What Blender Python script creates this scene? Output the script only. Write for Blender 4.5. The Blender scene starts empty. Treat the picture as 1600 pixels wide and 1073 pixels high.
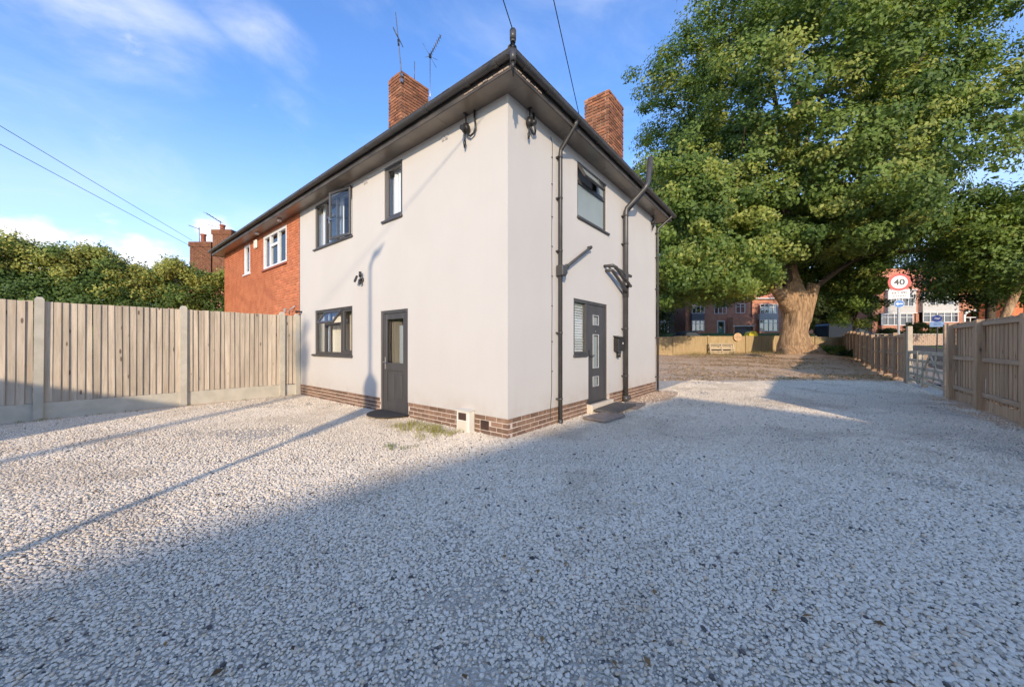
import bpy, bmesh, math, random
import numpy as np
from mathutils import Vector, Matrix, noise as mnoise

random.seed(7)
RNG = np.random.default_rng(7)
SC = bpy.context.scene
COL = SC.collection
R = math.radians

# ---------------------------------------------------------------- frames
# World axes follow the white house: its near corner is the origin, the front wall is the
# plane x=0 (along +y) and the side wall the plane y=0 (along +x).
# "site" coordinates: X across, Y deep, measured from where the photographer stands.
CAMX, CAMY, CAMZ = -3.946, -3.262, 1.35
SA = math.atan2(-0.778, 0.628)
def S(X, Y, Z=0.0):
    return (CAMX + .628*X + .778*Y, CAMY - .778*X + .628*Y, Z)

# ---------------------------------------------------------------- camera
cam = bpy.data.cameras.new('camera')
cam.sensor_width = 36; cam.lens = 558/1600*36; cam.shift_y = 0.0010
cam.clip_start = .05; cam.clip_end = 3000
co = bpy.data.objects.new('camera', cam); COL.objects.link(co)
co.location = (CAMX, CAMY, CAMZ); co.rotation_euler = (R(90), 0, SA)
SC.camera = co

# ---------------------------------------------------------------- node helpers
class NT:
    def __init__(s, tree): s.t = tree; s.n = tree.nodes; s.l = tree.links
    def new(s, typ, **kw):
        n = s.n.new(typ)
        for k, v in kw.items():
            setattr(n, k, v)
        return n
    def link(s, a, b): s.l.new(a, b)
    def setin(s, n, i, v):
        if v is None: return
        if isinstance(v, bpy.types.NodeSocket): s.l.new(v, n.inputs[i])
        else: n.inputs[i].default_value = v
    def math(s, op, a, b=None, c=None, clamp=False):
        n = s.new('ShaderNodeMath', operation=op, use_clamp=clamp)
        s.setin(n, 0, a); s.setin(n, 1, b); s.setin(n, 2, c)
        return n.outputs[0]
    def mix(s, f, a, b, blend='MIX'):
        n = s.new('ShaderNodeMix', data_type='RGBA', blend_type=blend)
        s.setin(n, 0, f)
        for i, v in ((6, a), (7, b)):
            if isinstance(v, (tuple, list)) and len(v) == 3: v = (*v, 1)
            s.setin(n, i, v)
        return n.outputs[2]
    def noise(s, vec, scale, detail=4, rough=.55, dist=0, out=0):
        n = s.new('ShaderNodeTexNoise')
        s.setin(n, 'Vector', vec); s.setin(n, 'Scale', scale); s.setin(n, 'Detail', detail)
        s.setin(n, 'Roughness', rough); s.setin(n, 'Distortion', dist)
        return n.outputs[out]
    def ramp(s, v, lo, hi, t0=0., t1=1., smooth=True):
        n = s.new('ShaderNodeMapRange')
        n.interpolation_type = 'SMOOTHSTEP' if smooth else 'LINEAR'
        for i, x in enumerate((v, lo, hi, t0, t1)): s.setin(n, i, x)
        return n.outputs[0]
    def mapping(s, vec, loc=(0,0,0), rot=(0,0,0), scale=(1,1,1)):
        n = s.new('ShaderNodeMapping')
        s.link(vec, n.inputs[0]); n.inputs[1].default_value = loc
        n.inputs[2].default_value = rot; n.inputs[3].default_value = scale
        return n.outputs[0]
    def sep(s, vec):
        n = s.new('ShaderNodeSeparateXYZ'); s.link(vec, n.inputs[0]); return n.outputs
    def bump(s, h, strength=.3, dist=.01):
        n = s.new('ShaderNodeBump'); n.inputs['Strength'].default_value = strength
        n.inputs['Distance'].default_value = dist; s.link(h, n.inputs['Height']); return n.outputs[0]

# ---------------------------------------------------------------- world, sun, exposure
SUN_EL = R(16.5)
sun_xy = Vector((-.809, -.589)).normalized()
SUN_AZ = math.atan2(sun_xy.x, sun_xy.y)            # clockwise from +y
w = bpy.data.worlds.new('World'); SC.world = w; w.use_nodes = True
N = NT(w.node_tree); N.n.clear()
sky = N.new('ShaderNodeTexSky', sky_type='NISHITA')
sky.sun_disc = False; sky.sun_elevation = SUN_EL; sky.sun_rotation = SUN_AZ
sky.altitude = 60; sky.air_density = 1.0; sky.dust_density = .6; sky.ozone_density = 2.2
tc = N.new('ShaderNodeTexCoord').outputs['Generated']
rot = N.new('ShaderNodeVectorRotate', rotation_type='Z_AXIS')
N.link(tc, rot.inputs['Vector']); rot.inputs['Angle'].default_value = -SA
dirv = rot.outputs[0]
sx, sy, sz = N.sep(dirv)
az = N.math('ARCTAN2', sx, sy)
el = N.math('ARCSINE', sz)
cmb = N.new('ShaderNodeCombineXYZ'); N.link(az, cmb.inputs[0]); N.link(el, cmb.inputs[1])
ae = cmb.outputs[0]
wrp = N.noise(dirv, 3.0, 3, .6, 0, 1)
wv = N.new('ShaderNodeVectorMath', operation='MULTIPLY_ADD')
N.link(wrp, wv.inputs[0]); wv.inputs[1].default_value = (.22, .16, 0); N.link(ae, wv.inputs[2])
wae = N.sep(wv.outputs[0])
fib = N.noise(N.mapping(dirv, rot=(0, .35, .3), scale=(1.5, 1.5, 3.4)), 2.1, 6, .58, .5)
cum = N.noise(N.mapping(dirv, scale=(1, 1, 1.7)), 6.5, 6, .55, .2)
def blob(a0, e0, ra, re):
    dx = N.math('MULTIPLY', N.math('SUBTRACT', wae[0], a0 + .11), 1/ra)
    dy = N.math('MULTIPLY', N.math('SUBTRACT', wae[1], e0 + .08), 1/re)
    d2 = N.math('ADD', N.math('MULTIPLY', dx, dx), N.math('MULTIPLY', dy, dy))
    return N.math('SUBTRACT', 1.0, d2, clamp=True)
wisp = None
for b in ((-.87, .54, .24, .10, .9), (-.60, .62, .10, .05, .6), (-.99, .62, .20, .10, .55), (-.42, .74, .11, .06, .55), (-.55, .53, .07, .035, .4),
          (-.50, .86, .3, .08, .25), (.40, .78, .25, .12, .3), (1.3, .6, .4, .2, .5), (-2.2, .6, .6, .25, .6), (2.6, .7, .7, .3, .5)):
    m = N.math('MULTIPLY', blob(*b[:4]), b[4])
    wisp = m if wisp is None else N.math('MAXIMUM', wisp, m)
wisp = N.math('MULTIPLY', wisp, N.ramp(fib, .30, .85, 0, .85))
cmass = None
for b in ((-1.02, .145, .26, .075), (-.84, .165, .12, .055), (-.705, .245, .075, .055), (-1.3, .14, .3, .07), (-.3, .05, .6, .08), (.9, .07, .6, .09), (2.5, .1, 1.2, .12)):
    m = blob(*b); cmass = m if cmass is None else N.math('MAXIMUM', cmass, m)
cmass = N.ramp(N.math('ADD', cmass, N.math('MULTIPLY', N.math('SUBTRACT', cum, .5), 2.6)), .42, .95)
cmass = N.math('MULTIPLY', cmass, N.ramp(cum, .30, .5, .35, .95))
thin = N.math('MULTIPLY', N.ramp(fib, .40, .85), .30)
base = N.mix(1.0, sky.outputs[0], (0.64, 0.845, 1.16), 'MULTIPLY')
haze_low = N.ramp(el, .0, .55, .50, 0.)
base = N.mix(haze_low, base, (3.3, 3.65, 4.1))
c1 = N.mix(thin, base, (3.2, 3.5, 4.0))
c2 = N.mix(wisp, c1, (3.9, 3.9, 4.1))
c3 = N.mix(cmass, c2, (4.1, 4.0, 4.1))
bg = N.new('ShaderNodeBackground'); N.link(c3, bg.inputs[0]); bg.inputs[1].default_value = .15
wo = N.new('ShaderNodeOutputWorld'); N.link(bg.outputs[0], wo.inputs[0])

sl = bpy.data.lights.new('sun', 'SUN'); sl.energy = 2.15; sl.angle = R(.8); sl.color = (1, .82, .61)
so = bpy.data.objects.new('sun', sl); COL.objects.link(so)
sd = Vector((sun_xy.x*math.cos(SUN_EL), sun_xy.y*math.cos(SUN_EL), math.sin(SUN_EL)))
so.rotation_euler = sd.to_track_quat('Z', 'Y').to_euler(); so.location = (-30, -30, 30)

SC.view_settings.view_transform = 'Standard'; SC.view_settings.look = 'None'
SC.view_settings.exposure = 1.12; SC.view_settings.gamma = 1; SC.view_settings.use_curve_mapping = False
SC.cycles.max_bounces = 6; SC.cycles.diffuse_bounces = 3; SC.cycles.glossy_bounces = 3; SC.cycles.transparent_max_bounces = 12
SC.cycles.use_denoising = True

# ---------------------------------------------------------------- materials
MAT = {}
def mat(name, c1, c2=None, scale=3., rough=.8, bump=0., bscale=60., bdist=.004, rnd=0., metal=0., detail=5,
        stretch=(1,1,1), spec=.4, c3=None, s3=.6, t3=(.55,.75), knots=None):
    """two-colour noisy surface with fine relief; rnd = brightness spread between objects"""
    m = bpy.data.materials.new(name); m.use_nodes = True; MAT[name] = m
    n = NT(m.node_tree); b = n.n['Principled BSDF']
    co_ = n.new('ShaderNodeTexCoord').outputs['Object']
    oi = n.new('ShaderNodeObjectInfo').outputs['Random']
    if rnd:
        off = n.new('ShaderNodeVectorMath', operation='ADD')
        cc = n.new('ShaderNodeCombineXYZ'); n.link(n.math('MULTIPLY', oi, 37.), cc.inputs[0]); n.link(n.math('MULTIPLY', oi, 91.), cc.inputs[2])
        n.link(co_, off.inputs[0]); n.link(cc.outputs[0], off.inputs[1]); co_ = off.outputs[0]
    v = n.mapping(co_, scale=stretch)
    if c2 is None: c2 = tuple(x*.82 for x in c1)
    col = n.mix(n.ramp(n.noise(v, scale, detail), .33, .67), c1, c2)
    if c3 is not None:
        col = n.mix(n.ramp(n.noise(v, s3, 4), *t3), col, c3)
    if knots:
        vk = n.new('ShaderNodeTexVoronoi', feature='F1'); n.link(n.mapping(co_, scale=knots), vk.inputs['Vector']); vk.inputs['Scale'].default_value = 1.
        pick = n.math('GREATER_THAN', n.sep(vk.outputs['Color'])[0], .45)
        col = n.mix(n.math('MULTIPLY', n.ramp(vk.outputs['Distance'], .09, .17, .85, 0.), pick), col, (.09, .055, .035))
        gr_ = n.noise(n.mapping(co_, scale=(26, 26, 1.6)), 1.5, 4, .6)
        col = n.mix(n.ramp(gr_, .45, .7, 0, .35), col, tuple(x*.55 for x in c2))
    if rnd:
        br = n.math('ADD', 1 - rnd, n.math('MULTIPLY', oi, 2*rnd))
        cb = n.new('ShaderNodeCombineXYZ')
        for i in range(3): n.link(br, cb.inputs[i])
        col = n.mix(1., col, cb.outputs[0], 'MULTIPLY')
    n.link(col, b.inputs['Base Color'])
    b.inputs['Roughness'].default_value = rough; b.inputs['Metallic'].default_value = metal
    b.inputs['Specular IOR Level'].default_value = spec
    if bump:
        n.link(n.bump(n.noise(v, bscale, 4, .6), bump, bdist), b.inputs['Normal'])
    return m

mat('render', (.56, .527, .475), (.54, .505, .453), .8, .92, .25, 220, .0015, c3=(.555,.51,.455), s3=.5, t3=(.6,.85), spec=.25)
def weather_render():
    m = MAT['render']; n = NT(m.node_tree); b = n.n['Principled BSDF']
    src = b.inputs['Base Color'].links[0].from_socket
    p = n.new('ShaderNodeTexCoord').outputs['Object']; X, Y, Z = n.sep(p)
    drip = n.noise(n.mapping(p, scale=(5, 5, .35)), 1.6, 5, .6)
    a = n.math('MULTIPLY', n.ramp(drip, .5, .78), n.ramp(Z, 3.2, 4.9, .04, .13))
    base = n.math('MULTIPLY', n.ramp(Z, .27, .7, .40, 0.), n.ramp(n.noise(p, 3.5, 5, .65), .3, .7, .15, 1.))
    col = n.mix(a, src, (.40, .36, .31)); col = n.mix(base, col, (.42, .35, .28))
    n.link(col, b.inputs['Base Color'])
    h = n.math('ADD', n.math('MULTIPLY', n.noise(p, 1.6, 3), 6.), n.noise(p, 190, 3))
    n.link(n.bump(h, .35, .0018), b.inputs['Normal'])
weather_render()
mat('plinth_brick', (.18, .105, .068), (.25, .155, .10), 9, .9, .5, 120, .002, rnd=.28)
mat('mortar', (.46, .36, .28), (.37, .28, .21), 6, .95, .4, 150, .002)
mat('plinth_mortar', (.62, .51, .42), (.54, .44, .35), 6, .95, .4, 150, .002)
mat('red_brick', (.58, .195, .080), (.46, .135, .055), 3.5, .88, .4, 90, .002, rnd=.15, c3=(.58,.22,.10), s3=.8)
mat('red_mortar', (.62, .34, .22), (.54, .28, .18), 5, .95, .3, 120, .002)
mat('chimney_brick', (.30, .125, .06), (.19, .08, .045), 7, .9, .5, 90, .003, rnd=.38, c3=(.34,.19,.10), s3=2.5)
mat('far_brick', (.56, .27, .175), (.46, .21, .135), 2, .9, .3, 30, .01, rnd=.2)
mat('grey_plastic', (.066, .062, .058), (.050, .047, .044), 4, .38, .1, 60, .001, spec=.5)
mat('frame_grey', (.068, .065, .063), (.055, .052, .050), 5, .42, .12, 160, .0006, spec=.5, stretch=(1,1,.2))
mat('soffit', (.21, .17, .13), (.13, .105, .083), 1.3, .30, .05, 40, .001, spec=.6)
mat('soffit_edge', (.10, .085, .07), (.05, .045, .04), 2.5, .5)
mat('roof_tile', (.060, .052, .047), (.085, .070, .055), 5, .85, .6, 40, .01, rnd=.2)
mat('white_upvc', (.72, .72, .71), (.66, .66, .65), 4, .35, spec=.5)
mat('red_roof', (.58, .24, .14), (.48, .19, .11), 1.4, .85, .4, 14, .02, rnd=.15)
mat('fence_wood', (.54, .45, .335), (.42, .345, .255), 2.2, .88, .6, 40, .003, rnd=.16, stretch=(6,6,.5), c3=(.42,.30,.19), s3=3.2, t3=(.6,.78), knots=(7,7,2.6))
mat('new_wood', (.44, .33, .18), (.36, .26, .14), 3, .88, .5, 40, .003, rnd=.10, stretch=(6,6,.5), c3=(.30,.22,.10), s3=1.6)
mat('brown_wood', (.50, .335, .20), (.38, .245, .14), 2.2, .85, .6, 40, .003, rnd=.22, stretch=(6,6,.5), c3=(.22,.15,.11), s3=3.0, t3=(.58,.76), knots=(8,8,3.))
mat('rail_wood', (.48, .34, .225), (.38, .26, .165), 3, .85, .6, 40, .003, rnd=.1, stretch=(.6,.6,6))
mat('pale_wood', (.50, .42, .30), (.42, .34, .24), 3, .88, .4, 50, .003, rnd=.12, stretch=(2,2,1))
mat('concrete', (.54, .49, .385), (.46, .42, .33), 5, .92, .5, 140, .002, rnd=.06, c3=(.53,.50,.42), s3=2.)
mat('cream_paint', (.66, .58, .46), (.60, .52, .40), 4, .6, .1, 80, .001)
mat('cream_box', (.72, .68, .58), (.66, .62, .52), 6, .5, .1, 80, .001)
mat('black_plastic', (.022, .021, .020), (.032, .030, .028), 6, .4, .1, 90, .001)
mat('dark_brown', (.075, .04, .028), (.05, .03, .02), 8, .7)
mat('metal', (.45, .45, .46), (.35, .35, .36), 9, .3, metal=.9)
mat('aerial_metal', (.10, .10, .11), (.16, .16, .17), 9, .5, metal=.5)
mat('mat_rubber', (.028, .027, .027), (.045, .043, .04), 30, .95, .8, 260, .004)
mat('mat_grey', (.12, .112, .104), (.085, .08, .074), 14, .95, .6, 200, .003, stretch=(1,1,1))
mat('slab_brown', (.30, .24, .195), (.24, .19, .155), 8, .92, .5, 110, .003)
mat('curtain', (.72, .65, .54), (.62, .55, .45), 3, .95, stretch=(1,1,.2))
mat('curtain_brown', (.48, .38, .27), (.36, .28, .20), 4, .95, stretch=(3,3,.2))
mat('blind', (.62, .60, .56), (.56, .54, .50), 3, .6)
mat('frosted', (.30, .34, .325), (.25, .29, .275), 1.2, .35, .2, 300, .001, spec=.5)
mat('terracotta', (.33, .10, .055), (.24, .075, .045), 5, .85, .3, 40, .003)
mat('bark', (.56, .37, .215), (.27, .165, .09), 3.6, .95, 1., 8, .14, stretch=(2.6,2.6,.5), c3=(.20,.14,.09), s3=1.1, t3=(.58,.78))
mat('bark_dark', (.10, .075, .05), (.065, .05, .035), 3, .95, .8, 14, .03, stretch=(1.6,1.6,.5))
mat('cut_wood', (.52, .42, .29), (.45, .35, .23), 4, .9)
mat('asphalt', (.060, .060, .062), (.048, .048, .05), 3, .93, .5, 160, .003)
mat('sign_red', (.62, .035, .03), (.56, .03, .028), 3, .45)
mat('sign_white', (.72, .70, .66), (.68, .66, .62), 3, .5)
mat('sign_black', (.015, .015, .015), (.02, .02, .02), 3, .5)
mat('sign_blue', (.035, .17, .42), (.03, .15, .38), 3, .45)
mat('sign_navy', (.02, .04, .20), (.018, .035, .17), 3, .45)
mat('sign_pale_blue', (.22, .33, .50), (.18, .28, .44), 3, .5)
mat('pole_grey', (.42, .42, .41), (.34, .34, .33), 5, .5, metal=.2)
mat('pole_dark', (.06, .055, .05), (.04, .04, .04), 5, .6)
mat('car_paint', (.02, .025, .035), (.022, .028, .04), 2, .25, spec=.6)
mat('car_red', (.20, .03, .025), (.18, .025, .02), 2, .3, spec=.6)
mat('dark_glass', (.015, .018, .022), (.02, .022, .027), 2, .08, spec=.8)
mat('yellow_plastic', (.70, .56, .03), (.62, .48, .03), 4, .5)
mat('grey_panel', (.16, .16, .175), (.13, .13, .145), 2, .7)
mat('white_panel', (.50, .48, .45), (.45, .43, .40), 2, .7)
mat('teal_door', (.10, .22, .19), (.08, .18, .16), 3, .5)
mat('garden_wall', (.50, .36, .27), (.42, .30, .22), 2, .9, .3, 40, .01)
mat('dark_stone', (.10, .092, .085), (.07, .065, .06), 9, .85, .5, 90, .003)
mat('dark_brick_wall', (.13, .07, .055), (.09, .05, .04), 2, .9)
mat('cloth_white', (.82, .81, .80), (.74, .73, .72), 2, .9, stretch=(1,1,.3))

def glass(name, tint=(.9, .95, .95), refl=.10, rough=.02):
    m = bpy.data.materials.new(name); m.use_nodes = True; MAT[name] = m
    n = NT(m.node_tree); n.n.clear()
    tr = n.new('ShaderNodeBsdfTransparent'); tr.inputs[0].default_value = (*tint, 1)
    gl = n.new('ShaderNodeBsdfGlossy'); gl.inputs['Roughness'].default_value = rough
    co_ = n.new('ShaderNodeTexCoord').outputs['Object']
    n.link(n.bump(n.noise(co_, 1.7, 2), .08, .02), gl.inputs['Normal'])
    fr = n.new('ShaderNodeFresnel'); fr.inputs[0].default_value = 1.5
    f = n.math('ADD', fr.outputs[0], refl, clamp=True)
    bk = n.new('ShaderNodeNewGeometry').outputs['Backfacing']
    f = n.math('MULTIPLY', f, n.math('SUBTRACT', 1., bk))
    mx = n.new('ShaderNodeMixShader'); n.link(f, mx.inputs[0]); n.link(tr.outputs[0], mx.inputs[1]); n.link(gl.outputs[0], mx.inputs[2])
    o = n.new('ShaderNodeOutputMaterial'); n.link(mx.outputs[0], o.inputs[0])
glass('glass', (.96, .98, .98), .05); glass('door_glass', (.75, .78, .78), .06); glass('far_glass', (.35, .38, .42), .22)

def leaf_mat(name, trans=.36, rough=.55):
    m = bpy.data.materials.new(name); m.use_nodes = True; MAT[name] = m
    n = NT(m.node_tree); n.n.clear()
    at = n.new('ShaderNodeAttribute', attribute_name='tint').outputs['Color']
    pr = n.new('ShaderNodeBsdfPrincipled'); n.link(at, pr.inputs['Base Color'])
    pr.inputs['Roughness'].default_value = rough; pr.inputs['Specular IOR Level'].default_value = .35
    tl = n.new('ShaderNodeBsdfTranslucent')
    n.link(n.mix(1., at, (1.5, 1.45, .55), 'MULTIPLY'), tl.inputs[0])
    mx = n.new('ShaderNodeMixShader'); mx.inputs[0].default_value = trans
    n.link(pr.outputs[0], mx.inputs[1]); n.link(tl.outputs[0], mx.inputs[2])
    o = n.new('ShaderNodeOutputMaterial'); n.link(mx.outputs[0], o.inputs[0])
leaf_mat('leaf')

# ---------------------------------------------------------------- object helpers
def link(o, parent=None):
    COL.objects.link(o)
    if parent is not None: o.parent = parent
    return o
def tag(o, label=None, cat=None, group=None, kind=None):
    if label: o['label'] = label
    if cat: o['category'] = cat
    if group: o['group'] = group
    if kind: o['kind'] = kind
    return o
def thing(name, label, cat, loc=(0,0,0), rz=0., group=None):
    o = bpy.data.objects.new(name, None); o.empty_display_size = .2
    o.location = loc; o.rotation_euler = (0, 0, rz); link(o)
    return tag(o, label, cat, group)
def place(mesh, name, loc, parent=None, rot=(0,0,0), scale=(1,1,1)):
    o = bpy.data.objects.new(name, mesh); o.location = loc; o.rotation_euler = rot; o.scale = scale
    return link(o, parent)
def copy_tree(o, parent=None):
    c = o.copy(); COL.objects.link(c); c.parent = parent
    for ch in list(o.children): copy_tree(ch, c)
    return c

class MB:
    """collects solids; build() links them as ONE mesh object"""
    def __init__(s): s.v = []; s.f = []; s.sm = []
    def add(s, vs, fs, smooth=False, M=None):
        k = len(s.v)
        for p in vs:
            p = Vector(p)
            s.v.append(tuple(M @ p) if M is not None else tuple(p))
        for f in fs: s.f.append(tuple(i + k for i in f)); s.sm.append(smooth)
        return s
    def box(s, x0, x1, y0, y1, z0, z1, M=None, ch=0.):
        if x0 > x1: x0, x1 = x1, x0
        if y0 > y1: y0, y1 = y1, y0
        if z0 > z1: z0, z1 = z1, z0
        if ch:      # chamfered box
            c = min(ch, (x1-x0)/2.01, (y1-y0)/2.01, (z1-z0)/2.01)
            bm = bmesh.new(); bmesh.ops.create_cube(bm, size=1)
            for q in bm.verts: q.co = Vector(((x0+x1)/2 + q.co.x*(x1-x0), (y0+y1)/2 + q.co.y*(y1-y0), (z0+z1)/2 + q.co.z*(z1-z0)))
            bmesh.ops.bevel(bm, geom=bm.edges[:], offset=c, segments=1, affect='EDGES')
            bm.verts.index_update()
            r = s.add([q.co for q in bm.verts], [[q.index for q in f.verts] for f in bm.faces], False, M); bm.free(); return r
        vs = [(x0,y0,z0),(x1,y0,z0),(x1,y1,z0),(x0,y1,z0),(x0,y0,z1),(x1,y0,z1),(x1,y1,z1),(x0,y1,z1)]
        return s.add(vs, [(0,3,2,1),(4,5,6,7),(0,1,5,4),(1,2,6,5),(2,3,7,6),(3,0,4,7)], False, M)
    def tube(s, pts, r, seg=10, smooth=True, cap=True, M=None, flat=None):
        pts = [Vector(p) for p in pts]; n = len(pts)
        rr = r if isinstance(r, (list, tuple)) else [r]*n
        vs, fs = [], []
        up = None
        for i, p in enumerate(pts):
            d = (pts[min(i+1, n-1)] - pts[max(i-1, 0)]).normalized()
            if up is None: up = Vector((0,0,1)) if abs(d.z) < .9 else Vector((0,1,0))
            a = d.cross(up).normalized(); b = a.cross(d).normalized(); up = b
            for k in range(seg):
                t = 2*math.pi*(k+.5)/seg
                vs.append(p + (a*math.cos(t) + b*math.sin(t))*rr[i])
        for i in range(n-1):
            for k in range(seg):
                k2 = (k+1) % seg
                fs.append((i*seg+k, i*seg+k2, (i+1)*seg+k2, (i+1)*seg+k))
        s.add(vs, fs, smooth, M)
        if cap:
            s.add(vs[:seg], [tuple(range(seg))], False, M); s.add(vs[-seg:], [tuple(range(seg-1, -1, -1))], False, M)
        return s
    def lathe(s, prof, c=(0,0,0), seg=16, smooth=True, M=None):
        vs, fs = [], []
        for r_, z in prof:
            for k in range(seg):
                t = 2*math.pi*k/seg; vs.append((c[0]+r_*math.cos(t), c[1]+r_*math.sin(t), c[2]+z))
        for i in range(len(prof)-1):
            for k in range(seg):
                k2 = (k+1) % seg; fs.append((i*seg+k, i*seg+k2, (i+1)*seg+k2, (i+1)*seg+k))
        return s.add(vs, fs, smooth, M)
    def sphere(s, c, r, seg=14, rings=8, sc=(1,1,1), M=None):
        vs, fs = [], []
        for i in range(rings+1):
            ph = math.pi*i/rings
            for k in range(seg):
                t = 2*math.pi*k/seg
                vs.append((c[0]+r*sc[0]*math.sin(ph)*math.cos(t), c[1]+r*sc[1]*math.sin(ph)*math.sin(t), c[2]-r*sc[2]*math.cos(ph)))
        for i in range(rings):
            for k in range(seg):
                k2 = (k+1) % seg; fs.append((i*seg+k, i*seg+k2, (i+1)*seg+k2, (i+1)*seg+k))
        return s.add(vs, fs, True, M)
    def prism(s, outline, axis, a0, a1, M=None):
        """outline in the two other axes, swept from a0 to a1"""
        n = len(outline)
        def P(u, v, a): return {'x': (a, u, v), 'y': (u, a, v), 'z': (u, v, a)}[axis]
        vs = [P(u, v, a0) for u, v in outline] + [P(u, v, a1) for u, v in outline]
        fs = [tuple(range(n-1, -1, -1)), tuple(range(n, 2*n))] + [(i, (i+1) % n, n+(i+1) % n, n+i) for i in range(n)]
        return s.add(vs, fs, False, M)
    def mesh(s, name, m):
        me = bpy.data.meshes.new(name); me.from_pydata(s.v, [], s.f)
        me.polygons.foreach_set('use_smooth', s.sm)
        me.materials.append(MAT[m] if isinstance(m, str) else m)
        me.validate(); 
        bm = bmesh.new(); bm.from_mesh(me); bmesh.ops.remove_doubles(bm, verts=bm.verts, dist=1e-5)
        bmesh.ops.recalc_face_normals(bm, faces=bm.faces); bm.to_mesh(me); bm.free()
        return me
    def build(s, name, m, parent=None, loc=(0,0,0), rot=(0,0,0)):
        return place(s.mesh(name, m), name, loc, parent, rot)

def pb(mb, plane, a0, a1, d0, d1, z0, z1, ch=0.):
    """box on the front (F: x=0) or side (S: y=0) wall; a along the wall, d = depth inwards"""
    if plane == 'F': mb.box(d0, d1, a0, a1, z0, z1, ch=ch)
    else: mb.box(a0, a1, d0, d1, z0, z1, ch=ch)
    return mb
def pp(plane, a, d, z): return (d, a, z) if plane == 'F' else (a, d, z)

def wall_with_holes(mb, plane, a0, a1, z0, z1, d0, d1, holes):
    az_ = sorted({a0, a1, *[h[0] for h in holes], *[h[1] for h in holes]})
    for i in range(len(az_)-1):
        l, r_ = az_[i], az_[i+1]; m_ = (l+r_)/2
        cuts = sorted([(h[2], h[3]) for h in holes if h[0] < m_ < h[1]])
        z = z0
        for c0, c1 in cuts:
            if c0 > z: pb(mb, plane, l, r_, d0, d1, z, c0)
            z = c1
        if z < z1: pb(mb, plane, l, r_, d0, d1, z, z1)

# ---------------------------------------------------------------- terrain
def sst(a, b, x):
    t = np.clip((x-a)/(b-a), 0, 1); return t*t*(3-2*t)
TREE = (21.6, 27.2)
def hgt(X, Y):
    X = np.asarray(X, float); Y = np.asarray(Y, float)
    z = .45*sst(14, 30, Y) + .75*sst(31.5, 35, Y) + .95*sst(39.3, 40.0, Y) + .65*sst(41, 46.5, Y)
    d2 = ((X-TREE[0])**2 + (Y-TREE[1])**2)
    z = z + .22*np.exp(-d2/9.) + .10*np.exp(-d2/40.)
    wob = .02*np.sin(X*1.3+Y*.7)*np.cos(Y*1.1-X*.4)
    z = z + wob*sst(13, 16, Y)*3
    return z
def hz(X, Y): return float(hgt(X, Y))
def sheet(name, xs, ys, m, dz=0., mask=None, **k):
    xs = np.asarray(xs, float); ys = np.asarray(ys, float)
    GX, GY = np.meshgrid(xs, ys); Z = hgt(GX, GY) + dz
    nx, ny = len(xs), len(ys)
    me = bpy.data.meshes.new(name)
    vs = np.stack([GX, GY, Z], -1).reshape(-1, 3)
    i = np.arange((ny-1)*(nx-1)); r_, c_ = i//(nx-1), i % (nx-1)
    q = np.stack([r_*nx+c_, r_*nx+c_+1, (r_+1)*nx+c_+1, (r_+1)*nx+c_], -1)
    if mask is not None:
        cx = vs[q].mean(1); q = q[mask(cx[:, 0], cx[:, 1])]
    me.from_pydata(vs.tolist(), [], q.tolist()); me.polygons.foreach_set('use_smooth', [True]*len(q))
    me.materials.append(m)
    return place(me, name, (CAMX, CAMY, 0), None, (0, 0, SA))

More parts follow.
